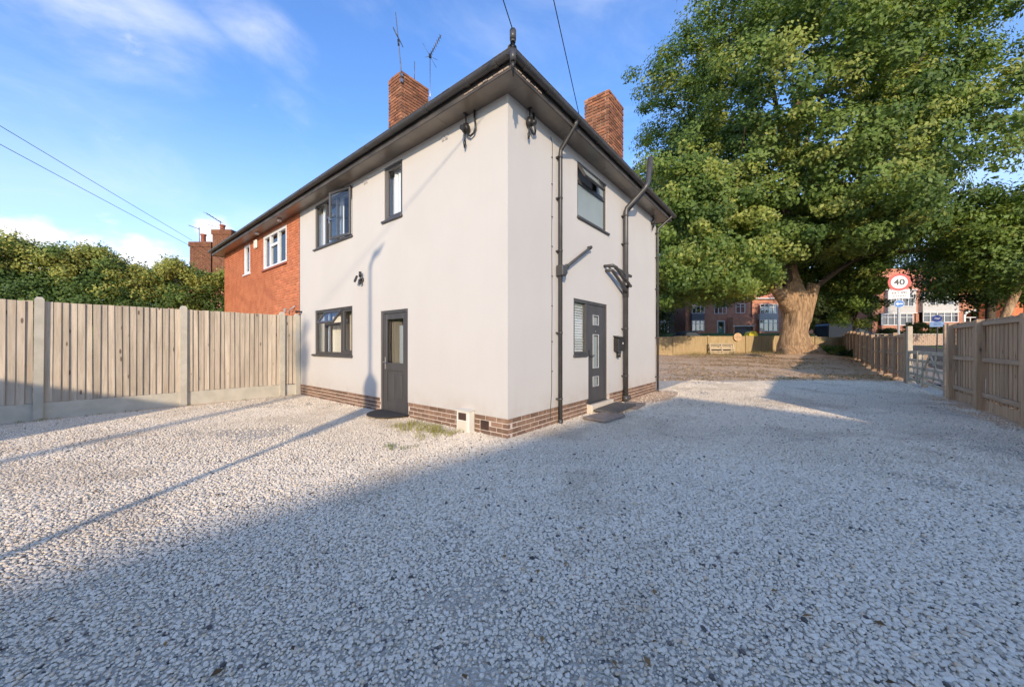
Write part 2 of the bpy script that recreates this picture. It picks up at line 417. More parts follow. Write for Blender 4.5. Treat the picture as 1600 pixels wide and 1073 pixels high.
# ---------------------------------------------------------------- ground material
def ground_material():
    m = bpy.data.materials.new('yard_ground'); m.use_nodes = True
    n = NT(m.node_tree); b = n.n['Principled BSDF']
    p = n.new('ShaderNodeTexCoord').outputs['Object']
    X, Y, Z = n.sep(p)
    # world-aligned axes (x along the side wall, y along the front wall)
    wx = n.math('ADD', n.math('ADD', n.math('MULTIPLY', X, .628), n.math('MULTIPLY', Y, .778)), CAMX)
    wy = n.math('ADD', n.math('ADD', n.math('MULTIPLY', X, -.778), n.math('MULTIPLY', Y, .628)), CAMY)
    nb = n.noise(p, .9, 5, .6); nf = n.noise(p, 6, 5, .65)
    nn = n.math('ADD', n.math('MULTIPLY', n.math('SUBTRACT', nb, .5), 3.2), n.math('MULTIPLY', n.math('SUBTRACT', nf, .5), 1.2))
    # gravel chips
    vo = n.new('ShaderNodeTexVoronoi', feature='F1'); n.link(p, vo.inputs['Vector']); vo.inputs['Scale'].default_value = 36
    vo.inputs['Randomness'].default_value = .9
    ve = n.new('ShaderNodeTexVoronoi', feature='DISTANCE_TO_EDGE'); n.link(p, ve.inputs['Vector']); ve.inputs['Scale'].default_value = 36
    ve.inputs['Randomness'].default_value = .9
    cs = n.sep(vo.outputs['Color'])
    chip = n.mix(cs[0], (.70, .605, .475), (.82, .725, .58))
    chip = n.mix(n.ramp(cs[1], .90, .97), chip, (.24, .21, .19))
    chip = n.mix(n.ramp(ve.outputs['Distance'], .0, .10, .72, 0.), chip, (.30, .27, .24))
    big = n.noise(p, .55, 5, .6)
    chip = n.mix(n.ramp(big, .45, .75, 0, .30), chip, (.50, .46, .41))
    # dirt with litter
    nd = n.noise(p, 9, 8, .75)
    dirt = n.mix(n.ramp(nf, .35, .65), (.68, .46, .29), (.50, .33, .20))
    dirt = n.mix(n.ramp(nd, .52, .66), dirt, (.70, .53, .36))
    dirt = n.mix(n.ramp(n.noise(p, 1.3, 4), .55, .7, 0, .7), dirt, (.68, .49, .32))
    # masks
    g_far = n.ramp(n.math('ADD', Y, nn), 12.6, 13.6, 1, 0)
    # strip of bare soil under the right fence, spilling into the drive
    g_right = n.ramp(n.math('ADD', wy, n.math('MULTIPLY', nn, .5)), -5.95, -5.55)
    sp = n.math('MULTIPLY', n.ramp(wx, 5.0, 6.2), n.ramp(wx, 9.6, 10.8, 1, 0))
    g_right = n.math('MAXIMUM', g_right, n.math('SUBTRACT', 1., sp))
    # bare soil beside the side wall
    dx = n.math('DIVIDE', n.math('SUBTRACT', wx, 5.6), 1.5); dy = n.math('DIVIDE', n.math('ADD', wy, .25), .55)
    e2 = n.math('ADD', n.math('ADD', n.math('MULTIPLY', dx, dx), n.math('MULTIPLY', dy, dy)), n.math('MULTIPLY', nn, .12))
    g_wall = n.ramp(e2, .8, 1.15)
    # thin soil line where walls and left fence meet the gravel
    g_l = n.ramp(n.math('ADD', wy, n.math('MULTIPLY', nn, .35)), 7.05, 7.45, 1, .15)
    g = n.math('MULTIPLY', n.math('MULTIPLY', g_far, g_right), n.math('MULTIPLY', g_wall, g_l))
    # leaves the chips scattered over the soil near the edge
    g = n.math('MAXIMUM', g, n.math('MULTIPLY', n.ramp(n.noise(p, 30, 2), .62, .66), n.ramp(n.math('ADD', Y, nn), 13, 17, .7, 0)))
    col = n.mix(g, dirt, chip)
    # grass beyond the fence and right of the tree
    gx = n.math('DIVIDE', n.math('SUBTRACT', X, 25.2), 2.4); gy = n.math('DIVIDE', n.math('SUBTRACT', Y, 27.5), 4.5)
    ge = n.ramp(n.math('ADD', n.math('ADD', n.math('MULTIPLY', gx, gx), n.math('MULTIPLY', gy, gy)), n.math('MULTIPLY', nn, .3)), .7, 1.2, 1, 0)
    gg = n.math('MAXIMUM', ge, n.ramp(Y, 31.2, 31.6))
    gcol = n.mix(n.ramp(nd, .4, .6), (.07, .10, .028), (.12, .15, .045))
    col = n.mix(gg, col, gcol)
    n.link(col, b.inputs['Base Color']); b.inputs['Roughness'].default_value = .95
    b.inputs['Specular IOR Level'].default_value = .2
    h = n.math('ADD', n.math('MULTIPLY', n.math('MULTIPLY', n.ramp(ve.outputs['Distance'], 0, .35), g), 1.0), n.math('MULTIPLY', nd, .8))
    n.link(n.bump(h, .9, .018), b.inputs['Normal'])
    MAT['ground'] = m
    return m
gm = ground_material()
xs = np.concatenate([np.linspace(-400, -40, 12)[:-1], np.linspace(-40, -14, 14)[:-1], np.linspace(-14, 40, 110)[:-1], np.linspace(40, 90, 22)[:-1], np.linspace(90, 500, 12)])
ys = np.concatenate([np.linspace(-300, -40, 10)[:-1], np.linspace(-40, 10, 40)[:-1], np.linspace(10, 55, 181)[:-1], np.linspace(55, 700, 20)])
tag(sheet('ground', xs, ys, gm), kind='structure')

# road outside the gate and across behind the back fence
def w_of(X, Y): return CAMX + .628*X + .778*Y, CAMY - .778*X + .628*Y
def road_mask(X, Y):
    wx_, wy_ = w_of(X, Y)
    a = (wy_ < -8.6) & (wy_ > -16.5) & (Y < 40) & (Y > 3)
    b = (Y > 33.2) & (Y < 39.0)
    return a | b
tag(sheet('road', np.linspace(-10, 70, 161), np.linspace(0, 41, 83), MAT['asphalt'], .02, road_mask), kind='structure')
def pave_mask(X, Y):
    wx_, wy_ = w_of(X, Y); return (wy_ < -6.75) & (wy_ >= -8.6) & (Y < 33) & (Y > 3)
mat('paving', (.30, .27, .24), (.24, .215, .19), 1.5, .93, .4, 60, .004)
tag(sheet('pavement', np.linspace(-5, 60, 261), np.linspace(0, 34, 137), MAT['paving'], .06, pave_mask), kind='structure')

# ---------------------------------------------------------------- gravel chips: scattered stones (uncountable)
def hull_stone(seed, npt, sc):
    rg = np.random.default_rng(seed)
    bm = bmesh.new()
    for _ in range(npt):
        v = rg.normal(size=3); v /= np.linalg.norm(v)
        v = np.sign(v)*np.abs(v)**.8
        bm.verts.new((v[0]*sc[0]*.5, v[1]*sc[1]*.5, v[2]*sc[2]*.5))
    r_ = bmesh.ops.convex_hull(bm, input=bm.verts)
    bmesh.ops.delete(bm, geom=[g for g in r_['geom_interior'] if isinstance(g, bmesh.types.BMVert)], context='VERTS')
    me = bpy.data.meshes.new('chip'); bm.to_mesh(me); bm.free(); return me

def stone_material():
    m = bpy.data.materials.new('chip_stone'); m.use_nodes = True
    n = NT(m.node_tree); b = n.n['Principled BSDF']
    a = n.new('ShaderNodeAttribute', attribute_type='INSTANCER', attribute_name='tint').outputs['Color']
    co_ = n.new('ShaderNodeTexCoord').outputs['Object']
    v = n.noise(co_, 55, 4, .6)
    cb = n.new('ShaderNodeCombineXYZ')
    k = n.ramp(v, .3, .7, .86, 1.08, False)
    for i in range(3): n.link(k, cb.inputs[i])
    n.link(n.mix(1., a, cb.outputs[0], 'MULTIPLY'), b.inputs['Base Color'])
    b.inputs['Roughness'].default_value = .9; b.inputs['Specular IOR Level'].default_value = .25
    n.link(n.bump(n.noise(co_, 160, 3), .35, .003), b.inputs['Normal'])
    return m
STONE_M = stone_material()
stone_col = bpy.data.collections.new('chip_shapes')       # never linked to the scene: shapes only
for i in range(14):
    rg = np.random.default_rng(100+i)
    me = hull_stone(100+i, 26 if i % 3 else 15, (1., rg.uniform(.62, .92), rg.uniform(.42, .66)))
    me.materials.append(STONE_M)
    if i % 3: me.polygons.foreach_set('use_smooth', [False]*len(me.polygons))
    stone_col.objects.link(bpy.data.objects.new('chip', me))

def scatter(name, P, rotz, tilt, size, tint, coll, label=None):
    me = bpy.data.meshes.new(name)
    me.from_pydata(P.tolist(), [], [])
    a = me.attributes.new('rot', 'FLOAT_VECTOR', 'POINT')
    a.data.foreach_set('vector', np.stack([tilt[:, 0], tilt[:, 1], rotz], -1).astype(np.float32).ravel())
    a = me.attributes.new('siz', 'FLOAT', 'POINT'); a.data.foreach_set('value', size.astype(np.float32))
    a = me.attributes.new('tint', 'FLOAT_COLOR', 'POINT')
    a.data.foreach_set('color', np.concatenate([tint, np.ones((len(P), 1))], 1).astype(np.float32).ravel())
    o = place(me, name, (CAMX, CAMY, 0), None, (0, 0, SA))
    g = bpy.data.node_groups.new(name, 'GeometryNodeTree')
    g.interface.new_socket('Geometry', in_out='INPUT', socket_type='NodeSocketGeometry')
    g.interface.new_socket('Geometry', in_out='OUTPUT', socket_type='NodeSocketGeometry')
    gi = g.nodes.new('NodeGroupInput'); go = g.nodes.new('NodeGroupOutput')
    ip = g.nodes.new('GeometryNodeInstanceOnPoints'); ci = g.nodes.new('GeometryNodeCollectionInfo')
    ci.inputs['Collection'].default_value = coll; ci.inputs['Separate Children'].default_value = True
    ci.inputs['Reset Children'].default_value = True
    na = g.nodes.new('GeometryNodeInputNamedAttribute'); na.data_type = 'FLOAT_VECTOR'; na.inputs[0].default_value = 'rot'
    ns = g.nodes.new('GeometryNodeInputNamedAttribute'); ns.data_type = 'FLOAT'; ns.inputs[0].default_value = 'siz'
    L_ = g.links.new
    L_(gi.outputs[0], ip.inputs['Points']); L_(ci.outputs[0], ip.inputs['Instance'])
    ip.inputs['Pick Instance'].default_value = True
    L_(na.outputs['Attribute'], ip.inputs['Rotation']); L_(ns.outputs['Attribute'], ip.inputs['Scale'])
    L_(ip.outputs[0], go.inputs[0])
    md = o.modifiers.new('scatter', 'NODES'); md.node_group = g
    tag(o, label, None, None, 'stuff')
    return o

def vnoise(x, y, s, seed=0):
    """cheap smooth value noise in numpy"""
    x = x*s + seed*17.3; y = y*s + seed*9.1
    xi = np.floor(x).astype(int); yi = np.floor(y).astype(int); fx = x-xi; fy = y-yi
    fx = fx*fx*(3-2*fx); fy = fy*fy*(3-2*fy)
    def h(a, b): 
        n_ = np.sin(a*127.1 + b*311.7 + seed*74.7)*43758.5453; return n_ - np.floor(n_)
    return (h(xi, yi)*(1-fx)*(1-fy) + h(xi+1, yi)*fx*(1-fy) + h(xi, yi+1)*(1-fx)*fy + h(xi+1, yi+1)*fx*fy)

def gravel(name, y0, y1, pitch, smin, smax, half, layers=1):
    Ps = []
    for ly in range(layers):
        gy = np.arange(y0, y1, pitch)
        for yy in gy:
            hw = half(yy); gx = np.arange(-hw, hw, pitch)
            jx = gx + RNG.uniform(-.5, .5, len(gx))*pitch*1.0; jy = yy + RNG.uniform(-.5, .5, len(gx))*pitch*1.0
            Ps.append(np.stack([jx, jy, np.full(len(gx), ly*pitch*.28)], -1))
    P = np.concatenate(Ps)
    X, Y = P[:, 0], P[:, 1]; wx_, wy_ = w_of(X, Y)
    keep = ~((wx_ > -.02) & (wy_ > -.02)) & (wy_ < 7.30 - .25*vnoise(wx_, wy_, 1.3, 3)) & (wy_ > -6.1)
    rs = (wx_ > 5.3) & (wx_ < 10.4) & (wy_ + .9*vnoise(wx_, wy_, 1.4, 5) < -5.2)
    keep &= ~(rs & (RNG.random(len(P)) < .85))
    e2 = ((wx_-5.6)/1.5)**2 + ((wy_+.25)/.55)**2 + .5*(vnoise(wx_, wy_, 3, 8)-.5)
    keep &= ~((e2 < .9) & (RNG.random(len(P)) < .9))
    keep &= RNG.random(len(P)) < np.clip((13.9 + 2.4*(vnoise(X, Y, .8, 2)-.5) + 1.0*(vnoise(X, Y, 2.9, 6)-.5) - Y)/1.5, 0, 1)
    thinp = np.clip((vnoise(X, Y, .9, 31) + .45*vnoise(X, Y, 4.1, 32) - 1.02)*3, 0, .75)
    keep &= RNG.random(len(P)) > thinp
    P = P[keep]; X, Y = P[:, 0], P[:, 1]
    n_ = len(P)
    sz_ = smin + (smax-smin)*RNG.random(n_)**1.6
    big = vnoise(X, Y, .7, 11)
    sz_ *= .74 + .55*big
    P[:, 2] += sz_*RNG.uniform(-.10, .16, n_) + .004
    t = RNG.random((n_, 1))
    c = np.array([.70, .605, .475])*(1-t) + np.array([.84, .74, .595])*t
    patch = np.clip((vnoise(X, Y, 1.1, 21) + .5*vnoise(X, Y, 3.7, 22) - .86)*2.0, 0, 1)[:, None]
    c = c*(1-patch*np.array([.24, .27, .30]))
    warm = RNG.random(n_) < .07; c[warm] *= np.array([.94, .87, .78])
    dk = RNG.random(n_) < .012; c[dk] = np.array([.13, .115, .105])*RNG.uniform(.6, 1.6, (dk.sum(), 1))
    md_ = RNG.random(n_) < .05; c[md_] *= RNG.uniform(.55, .85, (md_.sum(), 1))
    tilt = RNG.normal(0, .15, (n_, 2))
    return scatter(name, P, RNG.uniform(0, 6.28, n_), tilt, sz_, c, stone_col, 'pale limestone chips covering the drive')
gravel('gravel', .75, 4.0, .0178, .014, .033, lambda y: 1.6*y+.5)
gravel('gravel', 4.0, 7.6, .0230, .017, .031, lambda y: 1.52*y+.4)
gravel('gravel', 7.6, 14.0, .034, .020, .034, lambda y: 1.2*y+.4)

# ================================================================ the white house
house = thing('white_house', 'pale rendered corner house with dark grey windows and a brown brick base', 'house', (0, 0, 0))
HX, HY, ZE, ZP = 6.76, 7.37, 4.947, .277
front_holes = [(4.48, 6.40, 3.74, 4.88), (2.585, 3.20, 3.77, 4.86), (4.48, 6.41, 1.08, 2.21), (2.41, 3.33, -.1, 2.02)]
side_holes = [(2.05, 3.34, 3.74, 4.80), (1.91, 2.50, 1.13, 2.21), (2.50, 3.38, -.1, 2.21)]
mb = MB()
TW = .27
wall_with_holes(mb, 'F', 0, HY, ZP, ZE+.1, 0, TW, front_holes)
wall_with_holes(mb, 'S', TW, HX-TW, ZP, ZE+.1, 0, TW, side_holes)
mb.box(HX-TW, HX, 0, HY, ZP, ZE+.1); mb.box(TW, HX-TW, HY-.15, HY, 0, ZE+.1)
mb.box(TW, HX-TW, TW, HY-.15, 2.42, 2.62)
mb.build('wall', 'render', house)
# plinth: mortar bed with individual bricks set into it
mb = MB()
wall_with_holes(mb, 'F', .012, HY, -.15, ZP-.002, .014, TW, [(2.41, 3.33, -.3, 2.02), (.38, .56, .052, .198)])
wall_with_holes(mb, 'S', TW, HX-.012, -.15, ZP-.002, .014, TW, [(2.50, 3.38, -.3, 2.21)])
mb.box(HX-TW, HX-.014, TW, HY, -.15, ZP-.002)
mb.build('mortar_bed', 'plinth_mortar', house)
def brick_mesh(L_, W_, H_, m, name='brick', ch=.004):
    return MB().box(-L_/2, L_/2, -W_/2, W_/2, -H_/2, H_/2, ch=ch).mesh(name, m)
BF = {n_: brick_mesh(n_, .060, .0605, 'plinth_brick') for n_ in (.215, .1025, .16)}
def plinth_run(plane, a_start, a_end, holes, offs):
    for c in range(4):
        z = ZP - .0375 - .075*c
        a = a_start + (0 if c % 2 == 0 else -.1125)
        while a < a_end:
            l, r_ = max(a, a_start), min(a+.212, a_end)
            segs = [(l, r_)]
            for h0, h1, hz0, hz1 in holes:
                if hz0 < z < hz1:
                    ns_ = []
                    for s0, s1 in segs:
                        if s1 <= h0-.005 or s0 >= h1+.005: ns_.append((s0, s1)); continue
                        if s0 < h0-.02: ns_.append((s0, h0-.008))
                        if s1 > h1+.02: ns_.append((h1+.008, s1))
                    segs = ns_
            for s0, s1 in segs:
                if s1 - s0 < .03: continue
                me = BF[.215]; k = (s1-s0)/.215
                d = .036 + random.uniform(-.0025, .0015)
                loc = pp(plane, (s0+s1)/2, d - .030 + .030, z)
                o = place(me, 'brick', loc, house, (0, 0, R(90) if plane == 'F' else 0), (k, 1, 1))
            a += .225
plinth_run('F', .008, HY-.01, [(2.40, 3.34, -1, 1), (.38, .56, .052, .198)], 0)
plinth_run('S', .118, HX-.01, [(2.46, 3.52, -1, 1)], .1125)
for c in range(4):   # corner returns seen on the side wall
    if c % 2 == 0: place(BF[.1025], 'brick', (.062, .037, ZP-.0375-.075*c), house)
# air brick
mb = MB().box(.010, .05, .385, .555, .058, .192)
for i in range(4):
    mb.box(.004, .012, .395, .545, .07+.03*i, .082+.03*i)
mb.build('air_brick', 'dark_brown', house)

# --- window builder -------------------------------------------------
def frame_bars(mb, plane, a0, a1, z0, z1, w_=.055, d0=.018, d1=.085, sill=.0):
    pb(mb, plane, a0, a0+w_, d0, d1, z0, z1, ch=.004); pb(mb, plane, a1-w_, a1, d0, d1, z0, z1, ch=.004)
    pb(mb, plane, a0+w_, a1-w_, d0+.001, d1, z1-w_, z1, ch=.004); pb(mb, plane, a0+w_, a1-w_, d0+.001, d1, z0, z0+w_, ch=.004)
def sash_mesh(W_, H_, m, w_=.05, t=.045):
    """sash hanging from its top edge: x across, z down from 0, y depth (0 = outer face)"""
    mb = MB()
    mb.box(0, w_, 0, t, -H_, 0, ch=.004); mb.box(W_-w_, W_, 0, t, -H_, 0, ch=.004)
    mb.box(w_, W_-w_, .001, t, -w_, 0, ch=.004); mb.box(w_, W_-w_, .001, t, -H_, -H_+w_, ch=.004)
    return mb.mesh('sash', m)
def pane_box(plane, a0, a1, z0, z1, d, parent, m='glass', name='pane'):
    return pb(MB(), plane, a0, a1, d, d+.008, z0, z1).build(name, m, parent)
def curtain(plane, a0, a1, z0, z1, d, m, parent, amp=.022, wl=.09, name='curtain'):
    n_ = max(8, int((a1-a0)/wl*8)); vs = []; fs = []
    for i in range(n_+1):
        a = a0 + (a1-a0)*i/n_
        dd = d + amp*math.sin(2*math.pi*(a-a0)/wl + .8*math.sin(a*9)) + .01*math.sin(a*31)
        vs += [pp(plane, a, dd, z0), pp(plane, a, dd*.98, z1)]
    for i in range(n_): fs.append((2*i, 2*i+2, 2*i+3, 2*i+1))
    return MB().add(vs, fs, True).build(name, m, parent)

# front, upper wide window: three lights, right one swung open
def windowF_upper():
    a0, a1, z0, z1 = 4.48, 6.40, 3.77, 4.88
    mb = MB(); frame_bars(mb, 'F', a0, a1, z0, z1)
    for a in (5.83, 5.27): pb(mb, 'F', a-.035, a+.035, .020, .084, z0+.055, z1-.055)
    pb(mb, 'F', 5.305, 5.795, .021, .083, 4.42, 4.49)
    wd = mb.build('window', 'frame_grey', house)
    pb(MB(), 'F', a0-.03, a1+.05, -.045, .08, z0-.035, z0-.001, ch=.004).build('sill', 'frame_grey', wd)
    pane_box('F', 5.865, a1-.055, z0+.055, z1-.055, .05, wd)
    pane_box('F', 5.305, 5.795, z0+.055, 4.42, .05, wd); pane_box('F', 5.305, 5.795, 4.49, z1-.055, .05, wd)
    W_, H_ = .79, 1.09
    me = sash_mesh(W_, H_, 'frame_grey', .055)
    # hinge on the right-hand side (small y); leaf x runs towards +y
    ang = R(90) + R(8)
    s_ = place(me, 'sash', (-.012, a0+.01, z1-.01), wd, (0, 0, ang))
    MB().box(.05, W_-.05, .018, .026, -H_+.05, -.05).build('pane', 'glass', s_)
    MB().box(W_-.045, W_-.02, .045, .06, -.72, -.58).box(W_-.14, W_-.03, .06, .07, -.655, -.635).build('handle', 'metal', s_)
    curtain('F', a0+.08, 4.95, z0+.03, z1, .20, 'cloth_white', wd, .02, .11)
    curtain('F', 5.25, 5.60, z0+.03, z1, .20, 'cloth_white', wd, .02, .10)
    curtain('F', 5.88, 6.36, z0+.03, z1, .17, 'cloth_white', wd, .015, .16)
windowF_upper()
def windowF_narrow():
    a0, a1, z0, z1 = 2.585, 3.20, 3.80, 4.86
    mb = MB(); frame_bars(mb, 'F', a0, a1, z0, z1, .06)
    frame_bars(mb, 'F', a0+.055, a1-.055, z0+.055, z1-.055, .035, .026, .08)
    wd = mb.build('window', 'frame_grey', house)
    pb(MB(), 'F', a0-.015, a1+.06, -.045, .08, z0-.04, z0-.001, ch=.004).build('sill', 'frame_grey', wd)
    pane_box('F', a0+.09, a1-.09, z0+.09, z1-.09, .05, wd)
    curtain('F', a0+.1, a1-.08, z0+.05, z1, .15, 'cloth_white', wd, .018, .13)
windowF_narrow()
def windowF_lower():
    a0, a1, z0, z1 = 4.48, 6.41, 1.11, 2.21
    mb = MB(); frame_bars(mb, 'F', a0, a1, z0, z1, .06)
    for a in (5.88, 5.02): pb(mb, 'F', a-.04, a+.04, .020, .084, z0+.06, z1-.06)
    pb(mb, 'F', 5.06, 5.84, .021, .083, 1.80, 1.87)
    frame_bars(mb, 'F', 4.545, 4.975, z0+.065, z1-.065, .04, .027, .08)
    wd = mb.build('window', 'frame_grey', house)
    pb(MB(), 'F', a0-.02, a1+.09, -.05, .08, z0-.05, z0-.001, ch=.004).build('sill', 'frame_grey', wd)
    pane_box('F', 5.92, a1-.06, z0+.06, z1-.06, .05, wd); pane_box('F', 5.06, 5.84, z0+.06, 1.80, .05, wd)
    pane_box('F', 4.585, 4.935, z0+.10, z1-.10, .052, wd)
    W_, H_ = .84, .36
    # top-hung fanlight, pushed out at the bottom
    s_ = place(sash_mesh(W_, H_, 'frame_grey', .05), 'sash', (.0, 5.87, 2.17), wd, (R(0), 0, R(-90)))
    s_.rotation_mode = 'XYZ'; s_.rotation_euler = Matrix.Rotation(R(-90), 4, 'Z').to_euler()
    s_.matrix_local = Matrix.Translation((.008, 5.87, 2.165)) @ Matrix.Rotation(R(-90), 4, 'Z') @ Matrix.Rotation(R(-34), 4, 'X')
    MB().box(.05, W_-.05, .018, .026, -H_+.05, -.05).build('pane', 'glass', s_)
    curtain('F', 5.25, 5.80, z0+.03, z1, .20, 'curtain', wd, .025, .12)
    curtain('F', 5.95, 6.33, z0+.03, z1, .18, 'cloth_white', wd, .015, .2)
    curtain('F', 4.52, 4.93, z0+.03, z1, .20, 'curtain', wd, .03, .10)
    curtain('F', 4.93, 5.25, z0+.03, z1, .24, 'curtain_brown', wd, .03, .10)
windowF_lower()
# fix: sash local x runs towards -y there, so it hangs from y=5.87 to y=5.03
def windowS_upper():
    a0, a1, z0, z1 = 2.05, 3.34, 3.76, 4.80
    mb = MB(); frame_bars(mb, 'S', a0, a1, z0, z1, .055)
    pb(mb, 'S', a0+.055, a1-.055, .021, .083, 4.42, 4.49)
    pb(mb, 'S', 2.90, 2.96, .022, .082, 4.49, z1-.055)
    wd = mb.build('window', 'frame_grey', house)
    pb(MB(), 'S', a0-.02, a1+.10, -.045, .08, z0-.035, z0-.001, ch=.004).build('sill', 'frame_grey', wd)
    pane_box('S', a0+.055, a1-.055, z0+.055, 4.42, .05, wd, 'frosted')
    pane_box('S', 2.96, a1-.055, 4.49, z1-.055, .05, wd, 'frosted')
    W_, H_ = .86, .34
    s_ = place(sash_mesh(W_, H_, 'frame_grey', .05), 'sash', (0,0,0), wd)
    s_.matrix_local = Matrix.Translation((a0+.03, .006, 4.795)) @ Matrix.Rotation(R(-30), 4, 'X')
    MB().box(.05, W_-.05, .018, .026, -H_+.05, -.05).build('pane', 'frosted', s_)
    MB().box(a0+.1, 2.88, .10, .14, 4.47, 4.80).build('reveal', 'cloth_white', wd)
windowS_upper()

# --- doors ------------------------------------------------------------
def door_front():
    a0, a1, z1 = 2.41, 3.33, 2.02
    mb = MB()
    pb(mb, 'F', a0, a0+.06, .01, .09, -.02, z1, ch=.004); pb(mb, 'F', a1-.06, a1, .01, .09, -.02, z1, ch=.004); pb(mb, 'F', a0+.06, a1-.06, .011, .09, z1-.06, z1, ch=.004)
    L0, L1, zb, zt = a0+.065, a1-.065, .03, z1-.065
    pb(mb, 'F', L0, L0+.12, .022, .075, zb, zt, ch=.004); pb(mb, 'F', L1-.12, L1, .022, .075, zb, zt, ch=.004)
    pb(mb, 'F', L0+.12, L1-.12, .023, .075, zt-.11, zt, ch=.004); pb(mb, 'F', L0+.12, L1-.12, .023, .075, .84, .99, ch=.004)
    pb(mb, 'F', L0+.12, L1-.12, .023, .075, zb, zb+.20, ch=.004)
    pb(mb, 'F', L0+.12, L1-.12, .040, .07, zb+.20, .84)
    m2 = (L0+L1)/2
    for q0, q1 in ((L0+.15, m2-.025), (m2+.025, L1-.15)):   # two raised fields with mouldings
        pb(mb, 'F', q0, q1, .034, .041, zb+.24, .79); pb(mb, 'F', q0+.035, q1-.035, .027, .036, zb+.275, .755, ch=.006)
    pb(mb, 'F', a0, a1, -.01, .1, -.02, .025)
    d = mb.build('door', 'frame_grey', house)
    pane_box('F', L0+.12, L1-.12, .99, zt-.11, .045, d, 'door_glass')
    h = MB(); pb(h, 'F', L1-.085, L1-.055, .012, .022, .86, 1.10, ch=.003)
    h.tube([(.012, L1-.07, 1.0), (-.035, L1-.07, 1.0), (-.04, L1-.19, 1.0)], .009)
    h.build('handle', 'metal', d)
    curtain('F', m2-.02, L1-.10, .95, 1.9, .16, 'curtain_brown', d, .02, .07)
    curtain('F', m2-.26, m2-.04, .96, 1.72, .11, 'cloth_white', d, .006, .3)
door_front()
def door_side():
    mb = MB()
    # frame round side light and door
    pb(mb, 'S', 1.91, 1.965, .01, .09, 1.16, 2.21, ch=.004); pb(mb, 'S', 1.965, 3.38, .011, .09, 2.15, 2.21, ch=.004)
    pb(mb, 'S', 1.965, 2.49, .012, .089, 1.16, 1.215, ch=.004); pb(mb, 'S', 2.42, 2.52, .010, .09, .17, 2.15, ch=.004)
    pb(mb, 'S', 3.32, 3.38, .010, .09, .17, 2.15, ch=.004)
    d = mb.build('door_frame', 'frame_grey', house)
    pb(MB(), 'S', 1.89, 2.42, -.04, .08, 1.115, 1.159, ch=.004).build('sill', 'frame_grey', d)
    pane_box('S', 1.965, 2.42, 1.215, 2.15, .05, d)
    sl_ = MB().box(-.225, .225, -.014, .014, -.0015, .0015).mesh('blind_slat', 'blind')
    for i in range(19):
        place(sl_, 'blind_slat', (2.193, .085, 1.235+.0495*i), d, (R(64), 0, 0), (1, 1.7, 1))
    MB().box(1.95, 2.43, .13, .14, 1.18, 2.16).build('blind_backing', 'blind', d)
    L = MB()
    holes = [(2.72, 3.02, 1.76, 1.935), (2.72, 3.02, .88, 1.54), (2.72, 3.02, .505, .68)]
    holes = [(2.76, 2.99, a, b) for _, _, a, b in holes]
    wall_with_holes(L, 'S', 2.525, 3.315, .185, 2.145, .028, .072, holes)
    leaf = L.build('door', 'frame_grey', house)
    for a0, a1, z0, z1 in holes:
        pb(MB(), 'S', a0, a1, .050, .056, z0, z1).build('pane', 'frosted', leaf)
        t = MB(); frame_bars(t, 'S', a0-.02, a1+.02, z0-.02, z1+.02, .026, .014, .030); t.build('glazing_trim', 'pole_grey', leaf)
    h = MB(); pb(h, 'S', 2.565, 2.59, .016, .028, 1.02, 1.24, ch=.003)
    h.tube([(2.578, .016, 1.13), (2.578, -.035, 1.13), (2.69, -.04, 1.13)], .009)
    h.build('handle', 'black_plastic', leaf)
    MB().sphere((2.86, .02, 1.62), .012).build('spy_hole', 'metal', leaf)
    MB().box(2.52, 3.32, -.03, .09, .165, .184).build('threshold', 'grey_plastic', house)
    MB().box(2.47, 3.50, -.10, .06, -.05, .163, ch=.008).build('doorstep', 'cream_paint', house)
door_side()

# --- soffit, fascia, gutter, roof ---------------------------------------
EV = .32
def soffit_ring(parent, y1, msof, far_side=True, start=0.0):
    mb = MB(); z0, z1 = ZE, ZE+.018
    mb.box(-EV, .005, start, y1, z0, z1)
    return mb
mb = MB(); z0, z1 = ZE, ZE+.016
# boards with thin joints, mitred corner handled by butting
ys_ = [-EV, 1.23, 2.9, 4.55, 6.2, HY]
for a, b in zip(ys_[:-1], ys_[1:]): mb.box(-EV, .004, a+.003, b-.003, z0, z1)
xs_ = [.004, 1.25, 2.95, 4.7, HX+EV]
for a, b in zip(xs_[:-1], xs_[1:]): mb.box(a+.003, b-.003, -EV, .004, z0, z1)
mb.box(HX-.004, HX+EV, .004, HY, z0, z1)
mb.build('soffit', 'soffit', house)
mb = MB()
mb.box(-EV-.018, -EV, -EV-.018, HY, ZE-.012, ZE+.15); mb.box(-EV, HX+EV, -EV-.018, -EV, ZE-.012, ZE+.15); mb.box(HX+EV, HX+EV+.018, -EV-.018, HY, ZE-.012, ZE+.15)
mb.build('fascia', 'soffit_edge', house)
